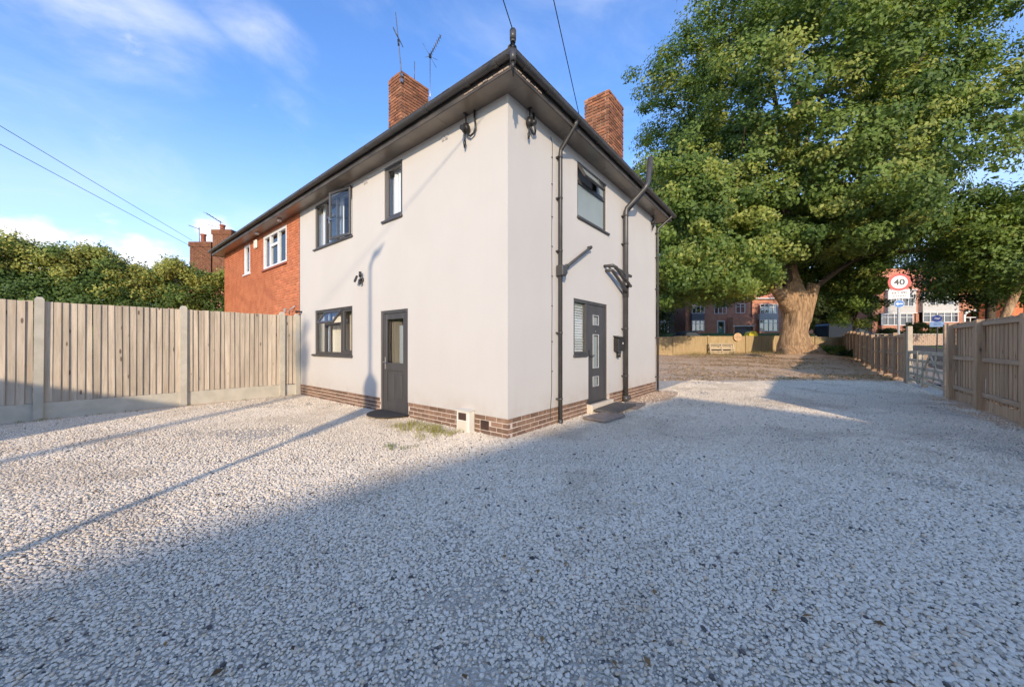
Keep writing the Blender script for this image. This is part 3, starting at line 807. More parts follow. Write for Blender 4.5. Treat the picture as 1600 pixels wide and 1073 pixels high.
# pale mortar bedding showing above the soffit at the corner
mb = MB(); rg = random.Random(4)
for i in range(9):
    a = -EV + .02 + i*.095; mb.box(-EV-.030, -EV-.015, a, a+.085, ZE+.012+rg.uniform(0,.015), ZE+.05+rg.uniform(-.012, .004), ch=.006)
    if i < 7: mb.box(a, a+.08, -EV-.030, -EV-.015, ZE+.014+rg.uniform(0,.015), ZE+.05+rg.uniform(-.012, .004), ch=.006)
mb.build('mortar_bedding', 'mortar', house)
def gutter_profile(): 
    return [(.058*math.cos(math.pi + math.pi*k/10), .055*math.sin(math.pi + math.pi*k/10)) for k in range(11)] + \
           [(.052*math.cos(2*math.pi - math.pi*k/10), .049*math.sin(2*math.pi - math.pi*k/10)) for k in range(11)]
GE, GZ = EV+.080, ZE+.135
def gutter_run(axis, fixed, a0, a1):
    mb = MB(); pr = gutter_profile()
    if axis == 'y': mb.prism([(fixed+u, GZ+v) for u, v in pr], 'y', a0, a1)
    else: mb.prism([(fixed+u, GZ+v) for u, v in pr], 'x', a0, a1)
    return mb
gutter_run('y', -GE, -GE-.05, HY).build('gutter', 'grey_plastic', house)
gutter_run('x', -GE, -GE-.05, HX+GE).build('gutter', 'grey_plastic', house)
def union(axis, a, fixed):
    mb = MB(); w_ = .035
    pr = [(u*1.14, v*1.14-.001) for u, v in gutter_profile()]
    if axis == 'y': mb.prism([(fixed+u, GZ+v) for u, v in pr], 'y', a-w_, a+w_); mb.box(fixed-.066, fixed-.05, a-.02, a+.02, GZ-.02, GZ+.012)
    else: mb.prism([(fixed+u, GZ+v) for u, v in pr], 'x', a-w_, a+w_); mb.box(a-.02, a+.02, fixed-.066, fixed-.05, GZ-.02, GZ+.012)
    return mb
for a in (-.12, .42, 1.35, 2.3, 3.15, 3.95, 5.1, 6.2, 7.1): union('y', a, -GE).build('gutter_bracket', 'grey_plastic', house)
for a in (-.12, .45, 1.30, 2.1, 3.0, 4.0, 5.0, 5.9, 6.75): union('x', a, -GE).build('gutter_bracket', 'grey_plastic', house)
# roof
XR0, XR1 = -.44, HX+.44; YR0 = -.44; PZ = ZE+.155; SL = .60
XM = (XR0+XR1)/2; ZR = PZ + (XM-XR0)*SL
def roof_half(y_hip, y_end, sign):
    """slopes drawn as stepped tile courses"""
    mb = MB(); n_ = 13; T = .03
    run = XM - XR0
    for i in range(n_):
        t0, t1 = run*i/n_, run*(i+1)/n_ + .03
        zA, zB = PZ + t0*SL + .020, PZ + t1*SL
        e0, e1 = y_hip + sign*t0, y_hip + sign*t1
        # front slope strip, far slope strip, hip strip
        for q in (0, 1):
            xa, xb = (XR0+t0, XR0+t1) if q == 0 else (XR1-t0, XR1-t1)
            vs = [(xa, e0, zA), (xa, y_end, zA), (xb, y_end, zB), (xb, e1, zB), (xa, e0, zA-T), (xa, y_end, zA-T), (xb, y_end, zB-T), (xb, e1, zB-T)]
            mb.add(vs, [(0,1,2,3), (7,6,5,4), (0,4,5,1), (1,5,6,2), (2,6,7,3), (3,7,4,0)])
        vs = [(XR0+t0, e0, zA), (XR1-t0, e0, zA), (XR1-t1, e1, zB), (XR0+t1, e1, zB)]
        vs += [(x_, y_, z_-T) for x_, y_, z_ in vs]
        mb.add(vs, [(0,1,2,3), (7,6,5,4), (0,4,5,1), (1,5,6,2), (2,6,7,3), (3,7,4,0)])
    return mb
roof = roof_half(YR0, HY-.004, 1).build('roof', 'roof_tile', house)
# edge tiles at the eaves, one by one
et = MB().box(-.078, .078, -.10, .10, -.009, .009, ch=.003).mesh('edge_tile', 'roof_tile')
k = 0
yy = YR0+.1
while yy < HY-.05:
    place(et, 'edge_tile', (XR0+.055, yy, PZ+.012+random.uniform(-.003, .003)), roof, (0, -math.atan(SL)*.55, R(90)*0), (1, .8, 1)); yy += .165
xx = XR0+.1
while xx < XR1-.1:
    o = place(et, 'edge_tile', (xx, YR0+.055, PZ+.012+random.uniform(-.003, .003)), roof); o.rotation_euler = (math.atan(SL)*.55, 0, R(90)*0); o.scale = (1.03, .8, 1); xx += .165
# half-round hip tiles
hp = Vector((XM-XR0, XM-XR0, ZR-PZ)); hl = hp.length; hn = hp.normalized()
pr = [(.06*math.cos(math.pi*k/8), .05*math.sin(math.pi*k/8)) for k in range(9)] + [(.045*math.cos(math.pi*k/8), .036*math.sin(math.pi*k/8)) for k in range(8, -1, -1)]
ht = MB().prism(pr, 'y', 0, .42).mesh('hip_tile', 'roof_tile')
q = hn.to_track_quat('Y', 'Z')
for i in range(int(hl/.36)):
    p = Vector((XR0+.02, YR0+.02, PZ+.0)) + hn*(.36*i)
    o = place(ht, 'hip_tile', p, roof); o.rotation_euler = q.to_euler()
MB().prism([(u+XM, v+ZR-.03) for u, v in [(x*1.3, y*1.2) for x, y in pr]], 'y', XM-XR0+YR0-.1, HY-.004).build('ridge_tiles', 'roof_tile', roof)

# --- chimneys with individual bricks --------------------------------------
def chimney(x0, x1, y0, y1, zb, zt, parent, zsolid):
    mb = MB().box(x0+.017, x1-.017, y0+.017, y1-.017, zsolid, zt-.01)
    ch = mb.build('chimney', 'mortar', parent)
    mesh_c = {}
    n_ = int(round((zt-zb)/.075)); cnt = 0
    for c in range(n_):
        z = zt - .0375 - .075*c
        for side in range(4):
            horiz = side % 2 == 0                     # 0: y=y0 face, 2: y=y1 face, 1: x=x0, 3: x=x1
            a0, a1 = (x0, x1) if horiz else (y0, y1)
            # corners alternate: full brick on one face, header on the other
            first = ((c + side) % 2) == 0
            st = a0 if first else a0 + .1015
            en = a1 if first else a1 - .1015
            a = st - (0 if not first else 0)
            while a < en - .02:
                l = min(.215, en - a)
                if en - (a + l) < .05: l = en - a
                key = round(l, 3)
                if key not in mesh_c: mesh_c[key] = brick_mesh(key-.012, .0955, .0605, 'chimney_brick', ch=.005)
                am = a + l/2; dd = random.uniform(-.004, .002) + .0478
                corb = -.006 if c in (0, 1, 2) else 0
                loc = {0: (am, y0+dd+corb, z), 2: (am, y1-dd-corb, z), 1: (x0+dd+corb, am, z), 3: (x1-dd-corb, am, z)}[side]
                o = place(mesh_c[key], 'brick', loc, ch, (0, 0, 0 if horiz else R(90))); cnt += 1
                a += l
    return ch, cnt
ch1, n1 = chimney(1.00, 1.82, 4.12, 4.66, 6.40, 7.87, roof.parent, 5.6)
ch2, n2 = chimney(4.12, 5.02, .28, .93, 5.90, 7.44, roof.parent, 5.2)
print('chimney bricks', n1, n2)
MB().box(1.03, 1.79, 4.15, 4.63, 7.86, 7.90, ch=.01).build('flaunching', 'mortar', ch1)
MB().box(4.15, 4.99, .31, .90, 7.43, 7.46, ch=.01).build('flaunching', 'mortar', ch2)

# --- pipes ----------------------------------------------------------------
def clip(mb, x, z, y=-.07, r=.045):
    mb.box(x-r-.012, x+r+.012, y+.0, -.002, z-.012, z+.012); mb.tube([(x, y, z-.016), (x, y, z+.016)], r+.006, 12)
    mb.box(x-r-.035, x-r-.005, y-.008, y+.008, z-.008, z+.008)
def downpipe(x, zbot, xt, square=True):
    mb = MB(); y = -.068
    r = .036
    mb.tube([(x, y, zbot), (x, y, ZE-.33), (x, y-.01, ZE-.27), (xt, -GE+.02, ZE+.03), (xt, -GE, ZE+.10)], [r, r, r*1.02, r*1.02, r*1.05], 12 if not square else 4)
    mb.tube([(x, y, zbot-.0), (x, y, zbot+.10)], r+.008, 12 if not square else 4)
    p = mb.build('downpipe', 'grey_plastic', house)
    for z in (.42, 1.55, 2.95, 3.85, 4.55):
        if z > zbot+.2:
            c = MB(); clip(c, x, z, y, r); c.build('pipe_clip', 'grey_plastic', p)
    return p
dp = downpipe(1.33, -.03, 1.30)
hb = MB().box(1.27, 1.41, -.15, -.012, 2.52, 2.70, ch=.012).box(1.41, 1.47, -.13, -.03, 2.56, 2.72, ch=.012)
hb.build('hopper', 'grey_plastic', dp)
mb = MB().tube([(1.44, -.07, 2.66), (2.36, -.07, 3.19), (2.47, -.07, 3.25), (2.475, .02, 3.26)], .026, 10).tube([(2.42, -.07, 3.222), (2.475, -.07, 3.255)], .034, 10).tube([(1.46, -.07, 2.67), (1.54, -.07, 2.716)], .05, 10)
mb.build('waste_pipe', 'grey_plastic', dp)
dpf = downpipe(6.70, -.02, 6.86)
# soil stack with vent through the eaves
mb = MB()
mb.tube([(4.22, -.09, .0), (4.22, -.09, 4.44), (4.23, -.11, 4.53), (4.30, -.50, 4.90), (4.31, -.545, 4.98), (4.36, -.56, 5.06), (4.42, -.58, 5.62)], [.055]*4+[.056, .055, .058], 14)
mb.tube([(4.42, -.58, 5.25), (4.425, -.582, 5.63)], .064, 14)
mb.tube([(4.22, -.09, .02), (4.22, -.09, .16)], .068, 14)
mb.tube([(4.27, -.10, .10), (4.33, -.12, .10)], .06, 14)
soil = mb.build('soil_pipe', 'grey_plastic', house)
MB().tube([(4.36, -.07, .15), (4.36, -.07, 4.42), (4.38, -.10, 4.52), (4.45, -.45, 4.87)], .020, 8).build('thin_pipe', 'grey_plastic', soil)
for z in (.62, 1.72, 3.0, 3.7, 4.35):
    c = MB(); clip(c, 4.22, z, -.09, .055); c.build('pipe_clip', 'grey_plastic', soil)
mb = MB()
mb.tube([(3.30, .0, 2.93), (3.30, -.12, 2.93), (3.36, -.14, 2.92), (4.10, -.14, 2.60), (4.22, -.10, 2.55)], [.03, .032, .036, .036, .04], 10)
mb.tube([(3.22, .0, 3.02), (3.22, -.20, 3.01), (3.30, -.22, 2.99), (4.10, -.22, 2.72), (4.22, -.12, 2.67)], [.03, .034, .034, .034, .04], 10)
mb.tube([(3.45, .0, 3.05), (3.47, -.10, 3.05), (3.95, -.10, 3.02), (4.22, -.09, 2.90)], .026, 10)
for x in (3.34, 3.62, 3.9): mb.tube([(x, -.22, 2.99-.34*(x-3.3)), (x+.02, -.22, 2.985-.34*(x-3.3))], .043, 10)
mb.tube([(4.22, -.09, 2.45), (4.22, -.09, 3.02)], .064, 14)
mb.tube([(4.24, -.16, 2.72), (4.34, -.16, 2.72)], .036, 10)
mb.tube([(4.24, -.16, 2.95), (4.34, -.16, 2.95)], .036, 10)
mb.build('branch_pipes', 'grey_plastic', soil)
# cable clipped down the side wall
pts = [(1.12, -.008, 4.83), (1.17, -.01, 4.72), (1.165, -.01, 4.2), (1.15, -.008, 3.2), (1.16, -.01, 2.1), (1.15, -.008, 1.1), (1.145, -.01, .55), (1.11, -.008, .26), (1.11, -.004, .08)]
cb_ = MB().tube(pts, .0055, 6)
for z in (4.5, 4.05, 3.5, 3.0, 2.5, 2.0, 1.4, .9): cb_.box(1.148, 1.172, -.018, 0, z-.008, z+.008)
cb_.build('wall_cable', 'grey_plastic', house)
# paired vent grilles
for yc, zc in ((1.36, 4.81), (3.90, 4.80)):
    mb = MB()
    for s_ in (-.075, .01):
        mb.box(-.010, .002, yc+s_, yc+s_+.065, zc-.05, zc+.05)
        for j in range(4): mb.box(-.016, -.008, yc+s_+.006, yc+s_+.059, zc-.042+j*.024, zc-.034+j*.024)
    mb.build('wall_vent', 'white_panel', house)
MB().box(-.004, .06, 7.352, 7.372, ZP, ZE).build('party_joint', 'grey_plastic', house)

# ================================================================ fittings on the house
def floodlight():
    t = thing('security_light', 'small black floodlight with sensor on the front wall between the windows and the glazed door', 'security light', (0, 4.02, 2.74))
    mb = MB().box(-.03, .0, -.04, .04, -.05, .03, ch=.005).tube([(-.03, 0, -.02), (-.09, 0, -.03)], .012)
    mb.build('bracket', 'black_plastic', t)
    M = Matrix.Translation((-.13, .06, 0)) @ Matrix.Rotation(R(-25), 4, 'Z') @ Matrix.Rotation(R(20), 4, 'Y')
    MB().box(-.022, .022, -.085, .085, -.065, .065, M=M, ch=.008).build('lamp_head', 'black_plastic', t)
    MB().box(-.0265, -.0225, -.066, .066, -.048, .048, M=M).build('lens', 'pole_grey', t)
    MB().sphere((-.08, -.02, -.085), .034).box(-.10, -.06, -.04, 0, -.06, -.03).build('sensor', 'black_plastic', t)
    MB().tube([(-.075, -.02, .04), (-.075, -.02, .15)], .030, 14).tube([(-.075, -.02, -.02), (-.075, -.02, .04)], .012).build('camera_head', 'black_plastic', t)
floodlight()
def eave_camera(loc, rz, label, s_=1.):
    t = thing('security_camera', label, 'camera', loc, rz, 'dark cameras hung under the eaves')
    t.scale = (s_, s_, s_)
    # local: y away from wall (outwards is -y), z=0 soffit level
    MB().box(-.02, .02, -.10, -.02, -.012, 0).tube([(0, -.06, 0), (0, -.06, -.16)], .012).box(-.035, .035, -.085, -.03, -.17, -.15).build('bracket', 'black_plastic', t)
    MB().sphere((0, -.06, -.235), .075, sc=(1, .9, .95)).tube([(0, -.10, -.245), (.02, -.17, -.27)], [.05, .036], 14).build('camera_body', 'black_plastic', t)
    pts = [(-.14, -.03, -.01), (-.14, -.035, -.08), (-.135, -.04, -.14)] if 0 else None
    loop = [(.12+.0*k, 0, 0) for k in range(1)]
    cv = [(.16, -.03, 0), (.155, -.03, -.10), (.18, -.035, -.20), (.19, -.04, -.28), (.16, -.045, -.35), (.09, -.05, -.375), (.03, -.055, -.33), (.01, -.06, -.28)]
    MB().tube(cv, .0165, 8).build('cable', 'black_plastic', t)
    MB().tube([(-.02, -.06, -.29), (-.025, -.06, -.41)], .010, 8).tube([(-.025, -.06, -.40), (-.028, -.06, -.44), (-.03, -.06, -.52)], [.012, .026, .012], 10).build('connector', 'black_plastic', t)
    return t
eave_camera((0, .80, ZE), R(-90), 'black eave camera on the front wall with a thick hooked cable beside it')
eave_camera((.46, 0, ZE), R(0), 'black eave camera near the corner on the side wall with a hanging cable loop', .92)
eave_camera((6.32, 0, ZE), R(0), 'black eave camera at the far end of the side wall beside the last downpipe', .8)
t = thing('corner_camera', 'black cylinder camera standing on a stem above the roof corner', 'camera', (-.475, -.475, 4.87))
MB().tube([(0, 0, 0), (0, 0, .15)], [.040, .036], 16).tube([(0, 0, -.07), (0, 0, 0)], .018, 10).build('socket', 'grey_plastic', t)
MB().tube([(0, 0, .14), (0, 0, .26)], .010, 8).tube([(0, 0, .17), (0, 0, .20)], .020, 8).build('stem', 'black_plastic', t)
MB().tube([(0, 0, .24), (0, 0, .27)], .034, 14).tube([(0, 0, .27), (0, 0, .385)], [.039, .041], 16).tube([(0, 0, .385), (0, 0, .40)], .034, 16).build('camera_body', 'grey_plastic', t)
MB().tube([(-.45, -.45, ZE-.02), (-.43, -.44, ZE-.11), (-.41, -.43, ZE-.20)], .010, 8).build('hanging_lead', 'black_plastic', house)
tp = MB().tube([(0, 0, 0), (-.07, 0, 0)], .024, 12).tube([(-.07, 0, 0), (-.15, 0, -.01)], [.018, .042], 12)
tag(tp.build('outside_tap', 'black_plastic', None, (0, 7.22, 2.23)), 'small black fitting sticking out of the white wall above the fence end', 'wall fitting')
# meter box by the plinth
t = thing('meter_box', 'cream utility box with a small dark window at the foot of the front wall', 'utility box', (0, .80, 0))
MB().box(-.135, -.001, -.14, .14, -.03, .325, ch=.012).prism([(-.15, .318), (-.001, .338), (-.001, .345), (-.15, .33)], 'y', -.15, .15).build('box', 'cream_box', t)
MB().box(-.145, -.134, -.085, .085, .185, .295, ch=.004).build('window', 'dark_brown', t)
MB().box(-.142, -.134, -.10, .10, .02, .165, ch=.004).build('cover', 'cream_paint', t)
# letter box on side wall
t = thing('letter_box', 'black wall letter box between the grey side door and the soil pipe', 'letter box', (3.86, 0, 1.30))
MB().box(-.15, .15, -.13, -.001, -.10, .20, ch=.015).prism([(-.16, .19), (.0, .24), (.0, .25), (-.16, .205)], 'x', -.17, .17).build('body', 'black_plastic', t)
MB().box(-.12, .12, -.145, -.128, .10, .125, ch=.003).build('flap', 'black_plastic', t)
MB().tube([(0, -.065, -.12), (0, -.065, -.24)], .045, 12).build('tube_holder', 'black_plastic', t)
MB().box(.06, .11, -.1335, -.130, .06, .12).build('sticker', 'sign_white', t)

# mats and slabs
mb = MB(); out = [(.0, .62)]
out = [(-.02, -.46)] + [(-.02 - .52*math.sin(math.pi*k/16), -.46*math.cos(math.pi*k/16)) for k in range(17)] + [(-.02, .46)]
mb.prism([(x, y) for x, y in out], 'z', .045, .062)
tag(mb.build('doormat', 'mat_rubber', None, (0, 2.80, 0)), 'black half-round rubber mat on the gravel before the glazed front door', 'doormat')
t = thing('doormat', 'dark grey ribbed doormat in front of the side door step', 'doormat', (3.0, -.36, .06), R(2))
MB().box(-.55, .55, -.23, .23, 0, .035, ch=.006).build('mat_base', 'mat_grey', t)
rb = MB().box(-.54, .54, -.018, .018, 0, .012, ch=.003).mesh('rib', 'mat_grey')
for i in range(7): place(rb, 'rib', (0, -.19+.0633*i, .035), t)
tag(MB().box(-.36, .36, -.22, .22, 0, .045, ch=.004).build('paving_slab', 'slab_brown', None, (2.15, -.50, .02), (0, 0, R(-6))), 'flat brown slab lying on gravel left of the side doormat', 'slab')
tag(MB().box(-.33, .33, -.20, .20, 0, .045, ch=.004).build('paving_slab', 'slab_brown', None, (3.72, -.42, .015), (0, 0, R(4))), 'flat brown slab by the foot of the soil pipe', 'slab')

# ================================================================ red brick neighbour
nb = thing('brick_house', 'red brick neighbouring house with white windows joined to the white house', 'house', (0, HY, 0))
NL = 7.55
holes_n = [(.95, 2.90, 3.73, 4.81), (4.28, 4.92, 3.83, 4.87)]
mb = MB()
wall_with_holes(mb, 'F', .004, NL, -.1, ZE+.1, .012, .26, holes_n)
mb.box(.26, HX, NL-.26, NL, -.1, ZE+.1); mb.box(HX-.26, HX, .01, NL-.26, -.1, ZE+.1)
mb.build('mortar_bed', 'red_mortar', nb)
# individual bricks joined into one part: each is about 5 px wide
vs, fs = [], []; rg = random.Random(5)
def add_brick_face(mb_, a0, a1, z, d, h=.0315):
    mb_.box(d, .03, a0, a1, z-h, z+h)
near, rest = [], []
c = 0; z = ZE + .04
while z > 1.9:
    a = .006 - (.1125 if c % 2 else 0)
    while a < NL:
        l, r_ = max(a, .006), min(a+.215, NL)
        segs = [(l, r_)]
        for h0, h1, hz0, hz1 in holes_n:
            if hz0-.03 < z < hz1+.03:
                ns_ = []
                for s0, s1 in segs:
                    if s1 <= h0 or s0 >= h1: ns_.append((s0, s1)); continue
                    if s0 < h0-.02: ns_.append((s0, h0-.004))
                    if s1 > h1+.02: ns_.append((h1+.004, s1))
                segs = ns_
        for s in segs:
            if s[1]-s[0] > .02: (near if (s[0] < 1.9 and z > 2.15 and z < 4.93) else rest).append((*s, z))
        a += .225
    z -= .075; c += 1
near.sort(key=lambda b: b[0]); rest += near[290:]; near = near[:290]
bmn = brick_mesh(.212, .05, .060, 'red_brick')
for s0, s1, z in near:
    place(bmn, 'brick', (.025+random.uniform(-.002, .002), (s0+s1)/2, z), nb, (0, 0, R(90)), ((s1-s0)/.215, 1, 1))
mb = MB()
for s0, s1, z in rest: mb.box(rg.uniform(-.002, .002), .03, s0, s1, z-.030, z+.030)
tag(mb.build('brickwork', 'red_brick', nb), kind='stuff')
# white windows
def nwin(a0, a1, z0, z1, mull, transom=None):
    mb = MB(); frame_bars(mb, 'F', a0, a1, z0, z1, .07, .0, .08)
    for a in mull: pb(mb, 'F', a-.045, a+.045, .002, .078, z0+.07, z1-.07)
    if transom: pb(mb, 'F', mull[0]+.045, mull[1]-.045, .003, .077, z1-.42, z1-.34)
    wd = mb.build('window', 'white_upvc', nb)
    ed = [a0+.025, *mull, a1-.025]
    for a, b in zip(ed[:-1], ed[1:]): pane_box('F', a+.045, b-.045, z0+.07, z1-.07, .045, wd)
    pb(MB(), 'F', a0-.06, a1+.08, -.04, .1, z0-.06, z0-.001, ch=.006).build('sill', 'terracotta' if transom else 'white_upvc', wd)
    curtain('F', a0+.05, a0+.5, z0, z1, .18, 'cloth_white', wd); curtain('F', a1-.35, a1-.05, z0, z1, .18, 'cloth_white', wd)
nwin(.95, 2.90, 3.75, 4.81, (1.62, 2.30), True)
nwin(4.28, 4.92, 3.85, 4.87, ())
mb = MB()
for a, b in ((0, 2.4), (2.4, 4.9), (4.9, NL+EV)): mb.box(-EV, .004, a+.003, b-.003, ZE, ZE+.016)
mb.box(.004, HX+EV, NL, NL+EV, ZE, ZE+.016)
mat('soffit_tan', (.24, .15, .10), (.18, .11, .075), 1.6, .35, spec=.5)
mb.build('soffit', 'soffit_tan', nb)
MB().box(-EV-.018, -EV, 0, NL+EV, ZE-.012, ZE+.15).box(-EV, HX+EV, NL+EV, NL+EV+.018, ZE-.012, ZE+.15).build('fascia', 'soffit_edge', nb)
gutter_run('y', -GE, 0.002, NL+GE).build('gutter', 'grey_plastic', nb)
for a in (.9, 2.0, 3.1, 4.2, 5.3, 6.4, 7.4): union('y', a, -GE).build('gutter_bracket', 'grey_plastic', nb)
roof_half(NL+.44, .004, -1).build('roof', 'roof_tile', nb)
for a, z in ((1.0, 4.93), (2.95, 4.93)):
    MB().lathe([(0, -.05), (.05, -.045), (.06, 0), (.03, .02)], (-.16, a, z), 12).build('soffit_light', 'sign_white', nb)
MB().box(-.06, 0, 3.42, 3.70, 4.56, 4.86, ch=.028).build('alarm_box', 'cream_box', nb)
MB().box(-.05, 0, .95, 1.02, 2.28, 2.40, ch=.005).tube([(-.03, .25, 2.42), (-.10, .45, 2.30), (-.08, .5, 2.2)], .015).build('wall_fitting', 'pole_grey', nb)

# ================================================================ left garden fence (closeboard in concrete posts)
fl = thing('garden_fence', 'weathered upright board fence with concrete posts left of the white house', 'fence', (0, HY, 0))
post_m = MB().prism([(-.055, -.06), (.055, -.06), (.055, .06), (-.055, .06)], 'z', -.1, 2.16).add(
    [(-.055,-.06,2.16),(.055,-.06,2.16),(.055,.06,2.16),(-.055,.06,2.16),(-.03,-.035,2.20),(.03,-.035,2.20),(.03,.035,2.20),(-.03,.035,2.20)],
    [(0,1,5,4),(1,2,6,5),(2,3,7,6),(3,0,4,7),(4,5,6,7)]).mesh('post', 'concrete')
px = [-.06, -.44, -2.37, -4.30, -6.23, -8.16]
for i, x in enumerate(px):
    place(post_m, 'post', (x, -.02, 0 if i else -.02), fl, (R(random.uniform(-.4, .4)), R(random.uniform(-.5, .5)), 0))
boards = []
for j in range(5):
    w_ = [.118, .112, .124, .106, .115][j]
    boards.append(MB().prism([(-w_/2, .003), (-w_/2, -.005), (w_/2, -.027), (w_/2, .003)], 'z', 0, 1.82).mesh('board', 'fence_wood'))
for i in range(len(px)-1):
    x1, x0 = px[i]-.055, px[i+1]+.055
    g = MB().box(x0-.02, x1+.02, -.03, .02, -.08, .30 if i else .28, ch=.004)
    g.build('gravel_board', 'concrete', fl)
    n_ = max(3, round((x1-x0)/.096)); p_ = (x1-x0)/n_
    for k in range(n_):
        place(random.choice(boards), 'board', (x0+p_*(k+.5), -.012+random.uniform(-.003, .003), .302+random.uniform(-.004, .006)), fl, (R(random.uniform(-.25, .25)), R(random.uniform(-.35, .35)), 0), (p_/.115*random.uniform(1.0, 1.06), random.uniform(.8, 1.15), 1))
    for z in (.5, 1.2, 1.95): MB().box(x0, x1, .004, .04, z, z+.075).build('rail', 'rail_wood', fl)

# ================================================================ right fence, gate and back fence
fr = thing('boundary_fence', 'tall brown board fence with thick posts at the right edge nearest the viewer', 'fence', (0, -6.2, 0))
pm = MB().box(-.075, .075, -.02, .10, -.1, 1.87, ch=.006).mesh('post', 'brown_wood')
for x in (2.2, 4.05, 5.9, 7.93, 9.74): place(pm, 'post', (x, 0, 0), fr, (0, R(random.uniform(-.6, .6)), 0))
place(MB().box(-.06, .06, -.03, .09, -.1, 1.86, ch=.006).mesh('post', 'rail_wood'), 'post', (10.08, 0, 0), fr)
bm_ = [MB().prism([(-w_/2, 0), (w_/2, 0), (w_/2, -.017), (-w_/2, -.015)], 'z', 0, 1.66).mesh('board', 'brown_wood') for w_ in (.100, .094, .105)]
PR = [2.2, 4.05, 5.9, 7.93, 9.74]
for a, b in zip(PR[:-1], PR[1:]):
    a_, b_ = a+.075, b-.075; n_ = round((b_-a_)/.088); p_ = (b_-a_)/n_
    for k in range(n_):
        place(random.choice(bm_), 'board', (a_+p_*(k+.5), -.026-.009*(k % 2)+random.uniform(-.0015, .0015), .205+random.uniform(-.012, .012)), fr, (0, R(random.uniform(-.12, .12)), 0), (p_/.0935, 1, 1))
    for z in (.27, .99, 1.735): MB().box(a_, b_, -.022, .028, z, z+.085, ch=.008).build('rail', 'rail_wood', fr)
    MB().box(a_, b_, -.05, -.02, -.05, .20, ch=.004).build('gravel_board', 'brown_wood', fr)
# field gate in two leaves
def gate_leaf(name, x0, x1, label, flip):
    t = thing(name, label, 'gate', (x0, -6.2, 0), 0, 'pale timber gate leaves between the two fences')
    W_ = x1-x0
    for x in (.045, W_-.045): MB().box(x-.04, x+.04, -.035, .035, .10, 1.14, ch=.004).build('stile', 'pale_wood', t)
    for i, z in enumerate((.14, .34, .56, .80, 1.04)): MB().box(.08, W_-.08, -.018, .018, z, z+(.075 if i < 4 else .10), ch=.004).build('bar', 'pale_wood', t)
    segs = [(.08, .16, W_*.52, 1.05), (W_*.52, 1.05, W_-.08, .16)] if W_ > 2 else [(.08, .16, W_-.1, 1.05)]
    if W_ > 2: segs += [(W_*.3, 1.05, W_*.42, .18), (W_*.70, .18, W_*.80, 1.05)]
    for xa, za, xb, zb in segs:
        L_ = math.hypot(xb-xa, zb-za); an = math.atan2(zb-za, xb-xa)
        M = Matrix.Translation((xa, .03, za)) @ Matrix.Rotation(-an, 4, 'Y')
        MB().box(0, L_, -.012, .012, -.035, .035, M=M).build('brace', 'pale_wood', t)
    return t
gate_leaf('field_gate', 10.20, 12.98, 'wide braced five-bar gate leaf next to the tall brown fence', 1)
gate_leaf('field_gate', 13.06, 14.18, 'narrow five-bar gate leaf next to the pale square post', 1)
tag(MB().box(-.07, .07, -.06, .06, -.1, 1.05, ch=.006).build('gate_stop_post', 'rail_wood', None, (13.02, -6.32, 0)), 'short grey-brown post where the two gate leaves meet', 'post')
gp = MB().box(-.13, .13, -.06, .06, -.1, 1.98, ch=.008).tube([(-.04, .058, 1.78), (-.04, .068, 1.78)], .012).tube([(.05, .058, 1.79), (.05, .068, 1.79)], .012)
tag(gp.build('gate_post', 'pale_wood', None, (14.32, -6.2, 0)), 'pale square gate post with two bolts at the far side of the gate', 'post')
ff = thing('boundary_fence', 'brown board fence running from the gate back to the far corner', 'fence', (0, -6.2, 0))
xs_f = [14.5, 16.43, 18.4, 20.2, 22.0, 24.0, 26.0, 28.0, 30.0, 32.0, 34.0, 36.0, 38.2]
pm2 = MB().box(-.07, .07, -.02, .10, -.15, 1.80, ch=.006).mesh('post', 'brown_wood')
def zw(x, y):    # terrain under a world point
    X = .628*(x-CAMX) - .778*(y-CAMY); Y = .778*(x-CAMX) + .628*(y-CAMY); return hz(X, Y)
for x in xs_f: place(pm2, 'post', (x, 0, zw(x, -6.2)), ff)
n_ind = 0; mbs = MB()
for a, b in zip(xs_f[:-1], xs_f[1:]):
    a_, b_ = a+.07, b-.07; n_ = round((b_-a_)/.095); p_ = (b_-a_)/n_
    zb = zw((a+b)/2, -6.2)
    for k in range(n_):
        x = a_+p_*(k+.5)
        if n_ind < 80:
            place(random.choice(bm_), 'board', (x, -.030, zb+.10), ff, (0, R(random.uniform(-.12, .12)), 0), (p_/.0935, 1, .985)); n_ind += 1
        else: mbs.box(x-p_*.48, x+p_*.48, -.042, -.024, zb+.08, zb+1.74+random.uniform(-.01, .01))
    for z in (.25, .95, 1.62): MB().box(a_, b_, -.022, .028, zb+z, zb+z+.085).build('rail', 'rail_wood', ff)
tag(mbs.build('boarding', 'brown_wood', ff), kind='stuff')

